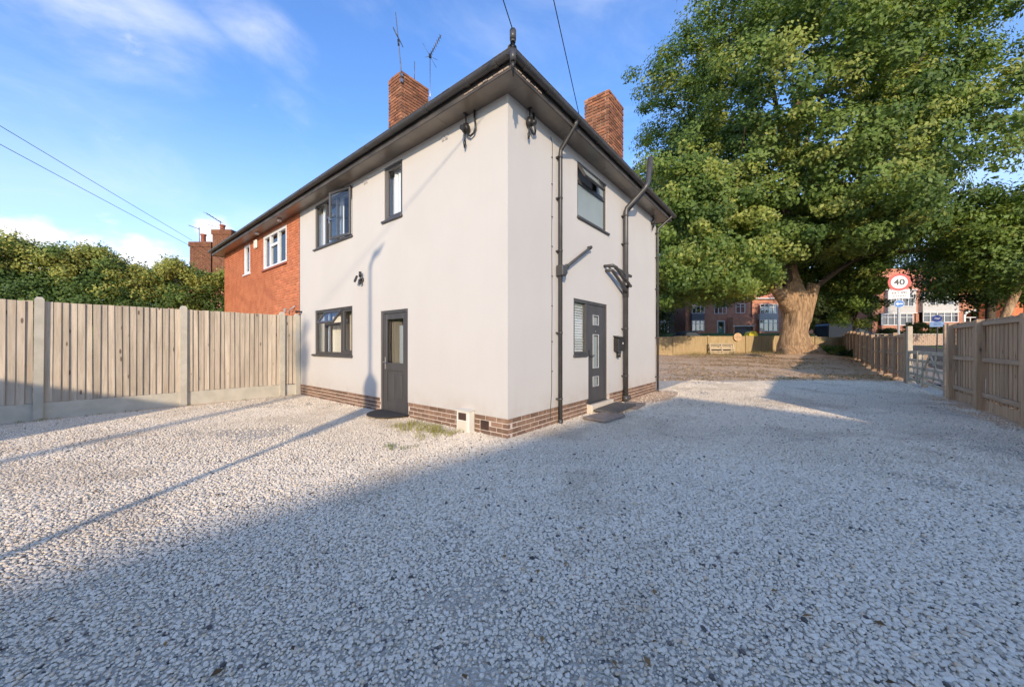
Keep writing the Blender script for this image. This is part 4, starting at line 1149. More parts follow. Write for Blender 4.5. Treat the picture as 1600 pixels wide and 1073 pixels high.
# back fence, parallel to the far road; local frame = site
bf = thing('back_fence', 'new yellowish board fence along the back behind the big tree', 'fence', S(0, 31, 0), SA)
bx = [10.6, 14.0, 17.0, 20.3, 23.3, 26.3, 28.75]
pm3 = MB().box(-.07, .07, -.12, .02, -.2, 1.62).mesh('post', 'new_wood')
for x in bx: place(pm3, 'post', (x, 0, hz(x, 31)), bf)
for a, b in zip(bx[:-1], bx[1:]):
    zb = hz((a+b)/2, 31); n_ = round((b-a-.14)/.11); p_ = (b-a-.14)/n_; mbs = MB()
    for k in range(n_):
        x = a+.07+p_*(k+.5); mbs.box(x-p_*.47, x+p_*.47, -.02+random.uniform(-.006, .006), .005, zb+.16, zb+1.52+random.uniform(-.01, .01))
    tag(mbs.build('boarding', 'new_wood', bf), kind='stuff')
    MB().box(a+.07, b-.07, -.035, .0, zb-.1, zb+.155).build('gravel_board', 'new_wood', bf)
    MB().box(a+.07, b-.07, -.045, .0, zb+1.50, zb+1.55).build('capping', 'new_wood', bf)
    MB().box(a+.07, b-.07, .006, .05, zb+.8, zb+.88).build('rail', 'new_wood', bf)
t = thing('cable_drum_end', 'round wooden lid hanging on the back fence above the pallet', 'wooden lid', S(19.5, 30.82, hz(19.5, 31)+1.45), SA)
MB().tube([(0, 0, 0), (0, .04, 0)], .36, 24, False).build('disc', 'brown_wood', t)
MB().box(-.30, .30, -.03, 0, -.04, .04).build('batten', 'rail_wood', t)
t = thing('pallet', 'pale wooden pallet leaning upright against the back fence', 'pallet', S(17.9, 30.3, hz(17.9, 30.3)), SA)
t.rotation_euler = (R(-14), 0, SA)
for z in (.02, .22, .42, .62, .86): MB().box(-1.05, 1.05, -.02, 0, z, z+.085).build('slat', 'pale_wood', t)
for x in (-1.0, 0, 1.0): MB().box(x-.05, x+.05, .001, .10, 0, .95).build('bearer', 'pale_wood', t)
for z in (.1, .5, .8): MB().box(-1.05, 1.05, .101, .12, z, z+.08).build('slat', 'pale_wood', t)

# ================================================================ vegetation
def leaf_cloud(name, P, nrm, size, tint, parent, material='leaf', kind=None, asp=.62):
    n_ = len(P)
    nrm = nrm + RNG.normal(0, .45, (n_, 3)); nrm /= np.linalg.norm(nrm, axis=1, keepdims=True) + 1e-9
    t = RNG.normal(size=(n_, 3)); t -= nrm*(t*nrm).sum(1, keepdims=True); t /= np.linalg.norm(t, axis=1, keepdims=True) + 1e-9
    b = np.cross(nrm, t)
    s_ = size[:, None]
    V = np.stack([P - t*s_*.5, P + b*s_*asp*.5 + nrm*s_*.10, P + t*s_*.5 - nrm*s_*.05, P - b*s_*asp*.5 + nrm*s_*.10], 1).reshape(-1, 3)
    me = bpy.data.meshes.new(name)
    me.vertices.add(len(V)); me.vertices.foreach_set('co', V.astype(np.float32).ravel())
    me.loops.add(n_*4); me.loops.foreach_set('vertex_index', np.arange(n_*4, dtype=np.int32))
    me.polygons.add(n_); me.polygons.foreach_set('loop_start', (np.arange(n_)*4).astype(np.int32))
    me.update(calc_edges=True)
    a = me.attributes.new('tint', 'FLOAT_COLOR', 'FACE')
    a.data.foreach_set('color', np.concatenate([tint, np.ones((n_, 1))], 1).astype(np.float32).ravel())
    me.materials.append(MAT[material])
    o = place(me, name, (0,0,0), parent)
    if kind: o['kind'] = kind
    return o
GREEN = (np.array([.070, .125, .026]), np.array([.175, .245, .048]), np.array([.34, .36, .080]))
def clump_leaves(C, rad, per, flat=.62, pal=GREEN, yel=.25, lsz=(.14, .26), hollow=.5, out_from=None, droop=0.):
    """leaves spread over the outer part of many small clumps"""
    n_ = len(C)*per
    ci = np.repeat(np.arange(len(C)), per)
    d = RNG.normal(size=(n_, 3)); d /= np.linalg.norm(d, axis=1, keepdims=True)
    rr = rad[ci]*(hollow + (1-hollow)*RNG.random(n_)**.7)
    # ragged outline
    rr *= 1 + .28*np.sin(d[:, 0]*5.1 + ci*1.7)*np.sin(d[:, 1]*4.3 + ci*2.3)
    off = d*rr[:, None]; off[:, 2] *= flat
    if droop: off[:, 2] -= droop*(np.hypot(off[:, 0], off[:, 1])**2)
    P = C[ci] + off
    up = np.array([0, 0, .18])
    nr = d*.75 + up
    if out_from is not None:
        o_ = C[ci] - out_from; o_ /= np.linalg.norm(o_, axis=1, keepdims=True); nr = nr + o_*.85
    k = RNG.random(len(C))[ci]; yl = (RNG.random(len(C)) < yel)[ci]
    t = np.clip(k + RNG.normal(0, .22, n_), 0, 1)[:, None]
    col = pal[0]*(1-t) + pal[1]*t
    ty = np.clip(.6 + RNG.normal(0, .25, n_), 0, 1)[:, None]
    col = np.where(yl[:, None], col*(1-ty) + pal[2]*ty, col)
    col *= RNG.uniform(.75, 1.2, (n_, 1))
    sz_ = RNG.uniform(*lsz, n_)
    return P, nr, sz_, col

def bark_tube(mb, pts, rad, seg=18, lump=.12, sub=6, seed=0, flare=0.):
    """tapered limb with lumpy, ridged bark along a smooth path"""
    P = [Vector(p) for p in pts]; out = []; rr = []
    for i in range(len(P)-1):
        p0 = P[max(i-1, 0)]; p1 = P[i]; p2 = P[i+1]; p3 = P[min(i+2, len(P)-1)]
        for k in range(sub):
            t = k/sub
            out.append(.5*((2*p1) + (p2-p0)*t + (2*p0-5*p1+4*p2-p3)*t*t + (3*p1-p0-3*p2+p3)*t**3))
            rr.append(rad[i]*(1-t) + rad[i+1]*t)
    out.append(P[-1]); rr.append(rad[-1])
    vs, fs = [], []; up = Vector((0, 1, 0)); n_ = len(out)
    for i, p in enumerate(out):
        d = (out[min(i+1, n_-1)] - out[max(i-1, 0)]).normalized()
        a = d.cross(up).normalized(); b = a.cross(d).normalized()
        for k in range(seg):
            t = 2*math.pi*k/seg
            q = p + (a*math.cos(t) + b*math.sin(t))*rr[i]
            nz = mnoise.noise(Vector((q.x*.9+seed, q.y*.9, q.z*.55))) + .5*mnoise.noise(Vector((q.x*2.6, q.y*2.6+seed, q.z*1.2)))
            rid = .03*math.sin(7*t + 2.5*mnoise.noise(Vector((q.z*.6, t, seed))))
            vs.append(p + (a*math.cos(t) + b*math.sin(t))*rr[i]*(1 + lump*nz*1.6 + rid))
    for i in range(n_-1):
        for k in range(seg):
            k2 = (k+1) % seg; fs.append((i*seg+k, i*seg+k2, (i+1)*seg+k2, (i+1)*seg+k))
    mb.add(vs, fs, True); mb.add(vs[-seg:], [tuple(range(seg))], False)

# --- the great tree -------------------------------------------------------
tz = hz(*TREE)
gt = thing('great_tree', 'huge spreading leafy tree with a massive gnarled trunk in front of the back fence', 'tree', S(*TREE, tz), SA)
mb = MB()
bark_tube(mb, [(0, 0, -.4), (0, 0, .35), (-.05, 0, 1.5), (.05, 0, 2.7), (.0, 0, 3.7), (-.25, 0, 4.6), (-.35, 0, 5.6), (-.45, .1, 7.4), (-.5, .3, 10), (-.3, .2, 14), (.2, 0, 19)],
          [1.42, 1.06, .86, .88, .96, .74, .56, .46, .38, .30, .15], 40, .12, 9, 3)
bark_tube(mb, [(.30, -.1, 2.4), (.62, -.15, 3.5), (.95, -.2, 4.4), (1.10, -.25, 5.10)], [.62, .54, .42, .40], 22, .14, 6, 11)      # cut stub, right
bark_tube(mb, [(-.5, -.2, 3.4), (-1.15, -.35, 4.2), (-1.9, -.5, 4.75), (-2.3, -.5, 5.6)], [.62, .50, .36, .26], 20, .16, 6, 17)      # short limb, left
bark_tube(mb, [(-.75, -.4, .2), (-1.0, -.7, -.1), (-1.8, -1.3, -.45)], [.55, .42, .15], 12, .1, 4, 5)
bark_tube(mb, [(.7, -.5, .3), (1.1, -.8, -.1), (1.9, -1.1, -.4)], [.55, .40, .15], 12, .1, 4, 6)
trunk = mb.build('trunk', 'bark', gt)
MB().tube([(1.10, -.25, 5.06), (1.11, -.30, 5.16)], .34, 20, False).build('cut_face', 'cut_wood', trunk)
mb = MB(); rg = random.Random(12)
limbs = [((-.45, 0, 4.9), (-2.4, -1.0, 8.6), (-6.0, -2.5, 13), .42), ((-.4, .1, 5.8), (-.9, -.8, 9), (-2.5, -3.5, 15), .36), ((-.3, .2, 6.5), (1.6, -.8, 9.5), (5, -2, 15), .36),
         ((-.4, .3, 7.5), (-2.5, 2.0, 12), (-5, 5, 18), .32), ((-.4, .2, 7), (2.4, 2, 11), (6.5, 4, 16), .32), ((-.3, .2, 8.5), (1.2, -2.5, 13), (3, -6, 18), .30),
         ((-.4, 0, 8), (-3.6, -3, 10), (-8, -5, 11), .28), ((-.3, 0, 8), (3.4, -2.5, 9.5), (8, -4.5, 10.5), .28), ((0, 0, 12), (-2, -1, 17), (-4, -2, 23), .24), ((0, 0, 12), (2, 1, 18), (4, 0, 24), .24),
         ((-1.9, -.5, 4.75), (-4.2, -2.5, 6.4), (-8.5, -4, 6.6), .22), ((1.0, -.1, 4.6), (3.2, -2, 6.8), (7, -4, 6.8), .2)]
for i, (a, b, c, r_) in enumerate(limbs):
    bark_tube(mb, [a, b, c], [r_, r_*.7, r_*.22], 12, .08, 6, i)
    B = Vector(b); C_ = Vector(c)
    for k in range(7):
        t = rg.uniform(.1, .95); st = B.lerp(C_, t); d = Vector((rg.uniform(-1, 1), rg.uniform(-1, 1), rg.uniform(-.2, .9))).normalized()*rg.uniform(1.8, 3.8)
        bark_tube(mb, [st, st + d*.5 + Vector((0, 0, .2)), st + d], [r_*.24, r_*.15, .02], 6, .05, 3, k)
mb.build('limbs', 'bark_dark', gt)
def crown_points(n_, rx, ry, rz, p_=2.5, lo=.55, seed=0, front=.35):
    out = []
    while len(out) < n_:
        d = RNG.normal(size=3); d /= np.linalg.norm(d)
        if d[1] > .25 and RNG.random() < front: continue
        k = (np.abs(d/np.array([rx, ry, rz]))**p_).sum()**(-1/p_)
        l_ = 1 + .10*math.sin(d[0]*6+seed)*math.cos(d[2]*5+seed*2) + .07*math.sin(d[1]*9+d[2]*7+seed) + .05*math.sin(d[0]*15 + d[2]*13)
        u = lo + (1-lo)*RNG.random()**.55
        out.append(d*k*l_*u)
    return np.array(out)
CC = crown_points(1650, 12.0, 10.8, 13.4, 2.35, .50, 1.3, .55)
CC[:, 2] += 15.2
# narrower on the right and rounder top
CC[:, 0] = np.where(CC[:, 0] > 0, CC[:, 0]*.92, CC[:, 0])
Tt = (CC[:, 0]+TREE[0])/(CC[:, 1]+TREE[1])
CC = CC[~((Tt > 1.18) & (RNG.random(len(CC)) < .5))]
T = (CC[:, 0]+TREE[0])/(CC[:, 1]+TREE[1])
KT = lambda t: np.interp(t, [.30, .36, .42, .50, .58, .66, .70, .76, .88, .90, 1.0, 1.03, 1.06, 1.3], [.30, .14, .065, .10, .095, .098, .125, .205, .205, .10, .07, .12, .245, .29])
zmin = 1.35 + KT(T)*(CC[:, 1]+TREE[1]) + .5*np.sin(CC[:, 0]*1.1)*np.cos(CC[:, 1]*.9)
low = CC[:, 2] < zmin
CC[low, 2] = zmin[low] + RNG.random(low.sum())*4.5
# drooping skirts either side of the trunk
sk = []
for t0, t1, n_, ya, yb in ((.385, .56, 230, 20, 30), (.50, .72, 150, 20, 27), (.90, 1.05, 90, 22, 30), (.74, .92, 150, 31, 37)):
    for _ in range(n_):
        t_ = RNG.uniform(t0, t1); Y_ = RNG.uniform(ya, yb); zb_ = 1.35 + (float(KT(t_)) if ya < 31 else .12)*Y_
        sk.append((t_*Y_ - TREE[0], Y_ - TREE[1], zb_ + .4 + 7.5*RNG.random()**1.3))
CC = np.concatenate([CC, np.array(sk)])
# open pocket round the trunk so that it is seen
pk = (np.abs(CC[:, 0]) < 3.2) & (CC[:, 1] < 1.5) & (CC[:, 2] < 6.6)
CC = CC[~pk]
rad = RNG.uniform(.6, 1.35, len(CC))
P, nr, sz_, col = clump_leaves(CC, rad, 205, .60, GREEN, .30, (.15, .28), .35, np.array([0, 2., 12.]), .10)
leaf_cloud('crown', P, nr, sz_, col, gt)

def simple_tree(name, label, X, Y, z0, zc, rx, ry, rz, ncl, per, crad, pal=GREEN, yel=.2, lsz=(.14, .26), tr=.18, bark='bark_dark', group=None, lean=0., zcut=None):
    t = thing(name, label, 'tree', S(X, Y, z0), SA, group)
    mb = MB(); h = zc - z0
    bark_tube(mb, [(0, 0, -.3), (lean*.3, 0, h*.35), (lean*.7, 0, h*.7), (lean, 0, h)], [tr*1.25, tr, tr*.8, tr*.4], 14, .1, 5, X)
    for i in range(6):
        an = i*1.05 + X; e = Vector((rx*.6*math.cos(an)+lean, ry*.6*math.sin(an), h + rz*.25*math.sin(i*2.1)))
        st = Vector((lean*.6, 0, h*.62)); bark_tube(mb, [st, st.lerp(e, .5)+Vector((0, 0, .3)), e], [tr*.5, tr*.3, tr*.1], 8, .08, 4, i)
    mb.build('trunk', bark, t)
    C_ = crown_points(ncl, rx, ry, rz, 2.2, .35, X, .3); C_[:, 2] += h; C_[:, 0] += lean
    if zcut is not None: C_ = C_[C_[:, 2]+z0 > zcut]
    P, nr, s_, c_ = clump_leaves(C_, RNG.uniform(crad*.7, crad*1.2, len(C_)), per, .65, pal, yel, lsz, .3, np.array([0, 0, h-rz*.5]), .08)
    leaf_cloud('crown', P, nr, s_, c_, t)
    return t
DARKG = (np.array([.030, .058, .018]), np.array([.060, .095, .026]), np.array([.11, .13, .035]))
simple_tree('street_tree', 'broad dark leafy tree hanging over the red-roofed house at the right', 27.5, 20.6, hz(27.5, 20.6), 7.5, 5.0, 3.4, 3.1, 260, 170, .95, GREEN, .15, (.13, .24), .20, 'bark', lean=2.9)
simple_tree('street_tree', 'tall dark tree rising behind the street tree at the far right edge', 41.5, 31, 1.0, 9.5, 7.5, 4., 4.6, 200, 150, 1.3, DARKG, .1, (.2, .34), .3)
simple_tree('small_tree', 'slender leafy tree drooping over the fence right of the great trunk', 27.2, 28.4, hz(27.2, 28.4), 5.0, 1.7, 1.5, 2.9, 70, 190, .62, GREEN, .3, (.12, .22), .10)
simple_tree('background_tree', 'green tree beyond the road right of the great trunk', 36.5, 42.5, 2.4, 6.2, 3.6, 2.4, 3.3, 70, 150, 1.0, DARKG, .3, (.2, .34), .2)
simple_tree('background_tree', 'dark tree behind the brick houses left of the great trunk', 20, 60, 2.8, 9.5, 7, 4, 5.5, 90, 110, 1.8, DARKG, .2, (.3, .5), .3)
simple_tree('background_tree', 'dark tree behind the brick houses and the great trunk', 42, 62, 2.8, 10.5, 9, 4, 6.5, 110, 110, 1.9, DARKG, .2, (.3, .5), .3)
simple_tree('background_tree', 'dark tree at the left end of the back fence beyond the road', 16.2, 41.5, 2.3, 6.4, 3.3, 2.4, 4.2, 80, 140, 1.1, DARKG, .3, (.2, .34), .2)
simple_tree('background_tree', 'tall dark trees closing the view behind the red roof', 68, 66, 2.8, 12, 15, 5, 8, 130, 110, 2.2, DARKG, .2, (.35, .55), .3)

def bush(name, label, X, Y, z0, rx, ry, rz, ncl, per, crad, pal, cat='bush', yel=.2, lsz=(.07, .13), group=None, flat=.8):
    t = thing(name, label, cat, S(X, Y, z0), SA, group)
    C_ = crown_points(ncl, rx, ry, rz, 2.4, .3, X, .2); C_[:, 2] = np.abs(C_[:, 2]) if rz < .6 else C_[:, 2] + rz*.85
    P, nr, s_, c_ = clump_leaves(C_, RNG.uniform(crad*.7, crad*1.2, len(C_)), per, flat, pal, yel, lsz, .2)
    leaf_cloud('foliage', P, nr, s_, c_, t)
    mb = MB()
    for i in range(5):
        an = i*1.25; mb.tube([(0, 0, -.1), (rx*.3*math.cos(an), ry*.3*math.sin(an), rz*.8)], [.04, .015], 6)
    mb.build('stems', 'bark_dark', t)
    return t
CLIP = (np.array([.055, .075, .018]), np.array([.105, .125, .028]), np.array([.17, .17, .05]))
bush('round_bush', 'clipped round bush in the garden under the white bay panels', 46.2, 40.6, 1.9, 1.35, 1.1, 1.1, 60, 150, .4, CLIP, lsz=(.10, .18))
bush('round_bush', 'small bush tucked right of the clipped round bush', 48.6, 40.4, 1.9, .9, .8, .75, 34, 140, .3, CLIP, lsz=(.10, .18))
bush('round_bush', 'low bush below the left bay window near the speed sign pole', 42.9, 40.5, 1.9, 2.0, .8, .62, 60, 140, .35, CLIP, lsz=(.10, .18))
IVY = (np.array([.018, .05, .022]), np.array([.035, .085, .032]), np.array([.08, .13, .04]))
bush('ivy_bush', 'dark green leafy clump at the foot of the fence right of the great trunk', 24.6, 25.2, hz(24.6, 25.2), 1.3, .9, .42, 60, 150, .28, IVY, yel=.1)
bush('ivy_bush', 'low brighter green plants behind the dark clump by the back fence', 26.0, 29.0, hz(26, 29), 2.6, 1.3, .5, 80, 130, .35, GREEN, yel=.3)
# dry litter and twigs round the trunk
tp_ = []
for _ in range(26000):
    if _ % 2: an = RNG.uniform(0, 6.28); r_ = 1.2 + abs(RNG.normal(0, 4.5)); X = TREE[0] + r_*math.cos(an)*1.6 - 1; Y = TREE[1] - 2 + r_*math.sin(an)*.8
    else: Y = RNG.uniform(13.4, 24); X = Y*RNG.uniform(.35, 1.12)
    if 13.3 < Y < 30.6 and X < 30 and float(vnoise(np.array(X), np.array(Y),   .9, 4)) + .6*RNG.random() - .3 + .4*float(vnoise(np.array(X), np.array(Y), 3.1, 9)) > .72: tp_.append((X, Y, 0))
tp_ = np.array(tp_); tp_[:, 2] = hgt(tp_[:, 0], tp_[:, 1]) + .02
lo_ = leaf_cloud('leaf_litter', tp_, np.tile([0, 0, 1.2], (len(tp_), 1)), RNG.uniform(.04, .12, len(tp_)),
                 np.array([.44, .31, .19])*RNG.uniform(.5, 1.5, (len(tp_), 1)), None, kind='stuff')
lo_.location = (CAMX, CAMY, 0); lo_.rotation_euler = (0, 0, SA)

fl_ = []
for _ in range(520):
    Y = 1.2 + 12*RNG.random()**1.2; X = RNG.uniform(-1.3, 1.3)*Y
    x, y, z = S(X, Y, .022)
    if (x > 0 and y > -.1) or y > 7.2 or y < -6: continue
    if y > 5.5 or y < -4.6 or RNG.random() < .30: fl_.append((x, y, z))
fl_ = np.array(fl_)
leaf_cloud('fallen_leaves', fl_, np.tile([0, 0, 2.5], (len(fl_), 1)), RNG.uniform(.02, .055, len(fl_)), np.array([.22, .14, .07])*RNG.uniform(.4, 1.3, (len(fl_), 1)), None, kind='stuff')

# --- tall hedge left --------------------------------------------------------
hedge = thing('hedge', 'tall dense green hedge with yellow-green shoots above the left board fence', 'hedge', (0, 16.4, 0))
n_ = 560
hx = RNG.uniform(-11.5, 1.2, n_*2); hy = RNG.uniform(-.9, .9, n_*2)
top = np.interp(hx, [-11.5, -6.2, -5.2, -4.2, -3.4, -2.6, -1.9, -1.2, -.4, 1.2], [4.6, 4.55, 4.5, 4.65, 4.6, 4.35, 4.2, 4.55, 4.4, 4.2]) - .15
top = top + .16*np.sin(hx*3.3) + .1*np.sin(hx*7.1)
hzv = 1.0 + (top-1.0)*RNG.random(n_*2)**.7
face = RNG.random(n_*2) < .62; hy[face] = -.75 + RNG.normal(0, .16, face.sum())
tpm = RNG.random(n_*2) < .25; hzv[tpm] = top[tpm] - RNG.random(tpm.sum())*.25
Hc = np.stack([hx, hy, hzv], -1)
low_ = hzv < top - .9
HP = (np.array([.080, .145, .036]), np.array([.16, .24, .055]), np.array([.46, .45, .11]))
P1 = clump_leaves(Hc[low_], RNG.uniform(.25, .5, low_.sum()), 160, .8, HP, .12, (.06, .11), .3, np.array([-4., 14., 0.]))
P2 = clump_leaves(Hc[~low_], RNG.uniform(.22, .45, (~low_).sum()), 160, .8, HP, .75, (.055, .105), .3, np.array([-4., 14., 0.]))
kx = RNG.uniform(-11.5, 1.2, 330); kt = np.interp(kx, np.sort(hx), top[np.argsort(hx)])
P3 = clump_leaves(np.stack([kx, RNG.uniform(-.1, 1.0, 330), .6 + (kt-1.05)*RNG.random(330)], -1), RNG.uniform(.4, .6, 330), 110, .9, HP, .05, (.12, .20), .1)
sh = []      # upright shoots
for _ in range(150):
    x = RNG.uniform(-11, 1); y = RNG.uniform(-.8, .6); t0 = float(np.interp(x, hx[np.argsort(hx)], top[np.argsort(hx)]))
    L_ = RNG.uniform(.15, .55); dx, dy = RNG.normal(0, .12, 2)
    for k in range(16): sh.append((x+dx*k/16*L_*3+RNG.normal(0, .03), y+dy*k/16*L_*3+RNG.normal(0, .03), t0-.05+L_*k/16))
sh = np.array(sh)
Pa = np.concatenate([P1[0], P2[0], P3[0], sh]); Na = np.concatenate([P1[1], P2[1], P3[1], RNG.normal(size=sh.shape)])
Sa = np.concatenate([P1[2], P2[2], P3[2], RNG.uniform(.06, .11, len(sh))]); Ca = np.concatenate([P1[3], P2[3], P3[3], np.array([.17, .19, .05])*RNG.uniform(.7, 1.2, (len(sh), 1))])
leaf_cloud('foliage', Pa, Na, Sa, Ca, hedge)
mb = MB()
for i in range(26):
    x = -11.2 + i*.48; bark_tube(mb, [(x, .1, -.2), (x+.1, .0, 1.6), (x+random.uniform(-.2, .2), .1, 3.6)], [.06, .05, .02], 8, .1, 4, i)
mb.build('stems', 'bark_dark', hedge)

# weeds on the gravel by the front wall
def tufts(name, label, spots, hgt_, colr, nb_=26, kind='stuff'):
    V, F = [], []
    for (x, y, r_) in spots:
        for _ in range(nb_):
            a = random.uniform(0, 6.28); q = r_*random.random()**.5; bx_, by_ = x+q*math.cos(a), y+q*math.sin(a)
            h = hgt_*random.uniform(.4, 1.1); la = random.uniform(0, 6.28); ln = random.uniform(.2, 1.1)*h; w_ = .003
            k = len(V); px_, py_ = -math.sin(la)*w_, math.cos(la)*w_
            V += [(bx_-px_, by_-py_, .01), (bx_+px_, by_+py_, .01), (bx_+ln*.4*math.cos(la)+px_*.7, by_+ln*.4*math.sin(la)+py_*.7, .01+h*.65), (bx_+ln*.4*math.cos(la)-px_*.7, by_+ln*.4*math.sin(la)-py_*.7, .01+h*.65), (bx_+ln*math.cos(la), by_+ln*math.sin(la), .01+h)]
            F += [(k, k+1, k+2, k+3), (k+3, k+2, k+4)]
    me = bpy.data.meshes.new(name); me.from_pydata(V, [], F)
    a_ = me.attributes.new('tint', 'FLOAT_COLOR', 'FACE')
    c_ = np.array(colr)*RNG.uniform(.6, 1.4, (len(F), 1)); a_.data.foreach_set('color', np.concatenate([c_, np.ones((len(F), 1))], 1).astype(np.float32).ravel())
    me.materials.append(MAT['leaf'])
    return tag(place(me, name, (0,0,0)), label, None, None, kind)
spots = [(-.20-abs(random.gauss(0, .28)), random.uniform(.75, 1.9), .10) for _ in range(60)]
tufts('weeds', 'sparse yellowish grass weeds in the gravel before the meter box', spots, .09, (.36, .33, .11), 14)
spots = [(random.uniform(-1.5, -1.1), random.uniform(.6, 1.0), .07) for _ in range(6)]
tufts('weeds', 'small green weed tuft in the open gravel', spots, .05, (.16, .20, .05), 18)
spots = [(random.uniform(-6, .0), 7.18+random.uniform(-.08, .05), .06) for _ in range(24)]
tufts('weeds', 'short weeds along the foot of the left fence', spots, .05, (.20, .21, .08), 10)
spots = []
for _ in range(260):
    X = RNG.uniform(13, 29); Y = RNG.uniform(26, 30.6); x, y, _z = S(X, Y)
    spots.append((x, y, .25))
gr = tufts('dry_grass', 'dry grass and weeds before the back fence', spots, .28, (.30, .24, .10), 20)
me = gr.data
co_ = np.empty(len(me.vertices)*3, np.float32); me.vertices.foreach_get('co', co_); co_ = co_.reshape(-1, 3)
Xs = .628*(co_[:, 0]-CAMX) - .778*(co_[:, 1]-CAMY); Ys = .778*(co_[:, 0]-CAMX) + .628*(co_[:, 1]-CAMY)
co_[:, 2] += hgt(Xs, Ys); me.vertices.foreach_set('co', co_.ravel()); me.update()

# ================================================================ houses across the road
def fwin(mb_f, mb_g, x0, x1, z0, z1, nx, nz, y=-.02, w_=.07):
    mb_g.box(x0+.02, x1-.02, y+.04, y+.05, z0+.02, z1-.02)
    mb_f.box(x0, x0+w_, y-.03, y+.06, z0, z1); mb_f.box(x1-w_, x1, y-.03, y+.06, z0, z1)
    mb_f.box(x0+w_, x1-w_, y-.029, y+.06, z0, z0+w_); mb_f.box(x0+w_, x1-w_, y-.029, y+.06, z1-w_, z1)
    for i in range(1, nx):
        x = x0 + (x1-x0)*i/nx; mb_f.box(x-.04, x+.04, y-.028, y+.06, z0+w_, z1-w_)
    if nz: 
        z = z0 + (z1-z0)*.68; mb_f.box(x0+w_, x1-w_, y-.027, y+.059, z-.03, z+.03)
def win(parent, x0, x1, z0, z1, nx, nz=1, y=-.02):
    a, b = MB(), MB(); fwin(a, b, x0, x1, z0, z1, nx, nz, y)
    f = a.build('window', 'white_upvc', parent); b.build('pane', 'far_glass', f)
    MB().box(x0+.1, x0+.1+(x1-x0)*.18, y+.07, y+.09, z0+.1, z1-.1).box(x1-.1-(x1-x0)*.18, x1-.1, y+.07, y+.09, z0+.1, z1-.1).build('curtain', 'cloth_white', f)
    return f
def brick_courses(mb, x0, x1, y, z0, z1, d=.012):
    pass
def hip_roof(parent, x0, x1, y0, y1, z, h, m, ov=.4):
    """tiled hip roof in stepped courses"""
    x0 -= ov; x1 += ov; y0 -= ov; y1 += ov; n_ = 18; run = (y1-y0)/2; mb = MB()
    for i in range(n_):
        a, b = run*i/n_, run*(i+1)/n_ + .05
        za, zb = z + h*i/n_ + .035, z + h*(i+1)/n_
        vs = [(x0+a, y0+a, za), (x1-a, y0+a, za), (x1-a, y1-a, za), (x0+a, y1-a, za), (x0+b, y0+b, zb), (x1-b, y0+b, zb), (x1-b, y1-b, zb), (x0+b, y1-b, zb)]
        vs += [(x_, y_, z_-.06) for x_, y_, z_ in vs[:4]]
        mb.add(vs, [(0,1,5,4), (1,2,6,5), (2,3,7,6), (3,0,4,7), (8,9,1,0), (9,10,2,1), (10,11,3,2), (11,8,0,3)])
    r_ = mb.build('roof', m, parent)
    MB().tube([(x0+run, (y0+y1)/2, z+h+.05), (x1-run, (y0+y1)/2, z+h+.05)], .13, 8).build('ridge_tiles', m, r_)
    MB().box(x0+.02, x1-.02, y0, y0+.05, z-.16, z-.03).build('gutter', 'white_upvc', r_)
    return r_
def stack(parent, x, y, z0, z1, wx_=.9, wy_=.6, pots=2):
    c = MB().box(x-wx_/2, x+wx_/2, y-wy_/2, y+wy_/2, z0, z1).box(x-wx_/2-.04, x+wx_/2+.04, y-wy_/2-.04, y+wy_/2+.04, z1-.25, z1-.08).build('chimney', 'far_brick', parent)
    for i in range(pots):
        px_ = x + (i-(pots-1)/2)*.35
        MB().lathe([(.0, 0), (.14, 0), (.12, .1), (.12, .42), (.15, .45), (.15, .52), (.10, .52)], (px_, y, z1), 12).build('chimney_pot', 'terracotta', c)
    return c

GZ2 = 2.75
# right-hand semi with red roof
hb_ = thing('far_house', 'brick house with orange-red roof, white bays and arched porch behind the speed sign', 'house', S(0, 47, 0), SA)
mb = MB()
hl_ = [(48.2, 52.1, 3.85, 5.45), (53.6, 58.0, 4.25, 5.6), (59.4, 62.0, 2.8, 5.9)]
wall_with_holes(mb, 'S', 47.4, 63.4, 2.2, 8.6, 0, .25, [(h[0], h[1], h[2], h[3]) for h in hl_])
mb.box(47.4, 47.65, .25, 8.5, 2.2, 8.6); mb.box(63.15, 63.4, .25, 8.5, 2.2, 8.6); mb.box(47.65, 63.15, 8.25, 8.5, 2.2, 8.6)
mb.build('wall', 'far_brick', hb_)
bb = MB()    # brick courses standing proud of the facade
rgb = random.Random(3)
for x0_, x1_ in ((52.7, 53.4), (58.2, 59.3), (62.15, 63.35)):
    z = 2.6; c = 0
    while z < 8.5:
        x = x0_ - (.11 if c % 2 else 0)
        while x < x1_:
            bb.box(max(x, x0_), min(x+.21, x1_), -.014-rgb.uniform(0, .004), 0.002, z, z+.062); x += .225
        z += .075; c += 1
tag(bb.build('brickwork', 'far_brick', hb_), kind='stuff')
for x0_, x1_, z0_, z1_, m_ in ((48.9, 52.6, 5.5, 8.3, 'white_panel'), (53.45, 58.15, 5.65, 8.1, 'white_panel')):
    bay = MB().box(x0_, x1_, -.55, -.005, z0_, z1_, ch=.02).build('bay_panel', m_, hb_)
    MB().box(x0_-.05, x1_+.05, -.62, -.003, z0_-.09, z0_-.002).build('trim', 'white_upvc', bay)
    nn_ = 5
for x0_, x1_, z0_, z1_ in ((48.1, 52.2, 3.85, 5.38), (53.5, 58.1, 4.25, 5.53)):
    win(hb_, x0_, x1_, z0_, z1_, 5, 1, -.50)
    MB().box(x0_, x1_, -.52, -.005, 2.4, z0_-.01).build('bay_base', 'far_brick', hb_)
win(hb_, 49.2, 52.2, 6.3, 7.9, 4, 1, -.60); win(hb_, 54.2, 57.4, 6.5, 7.95, 4, 1, -.60)
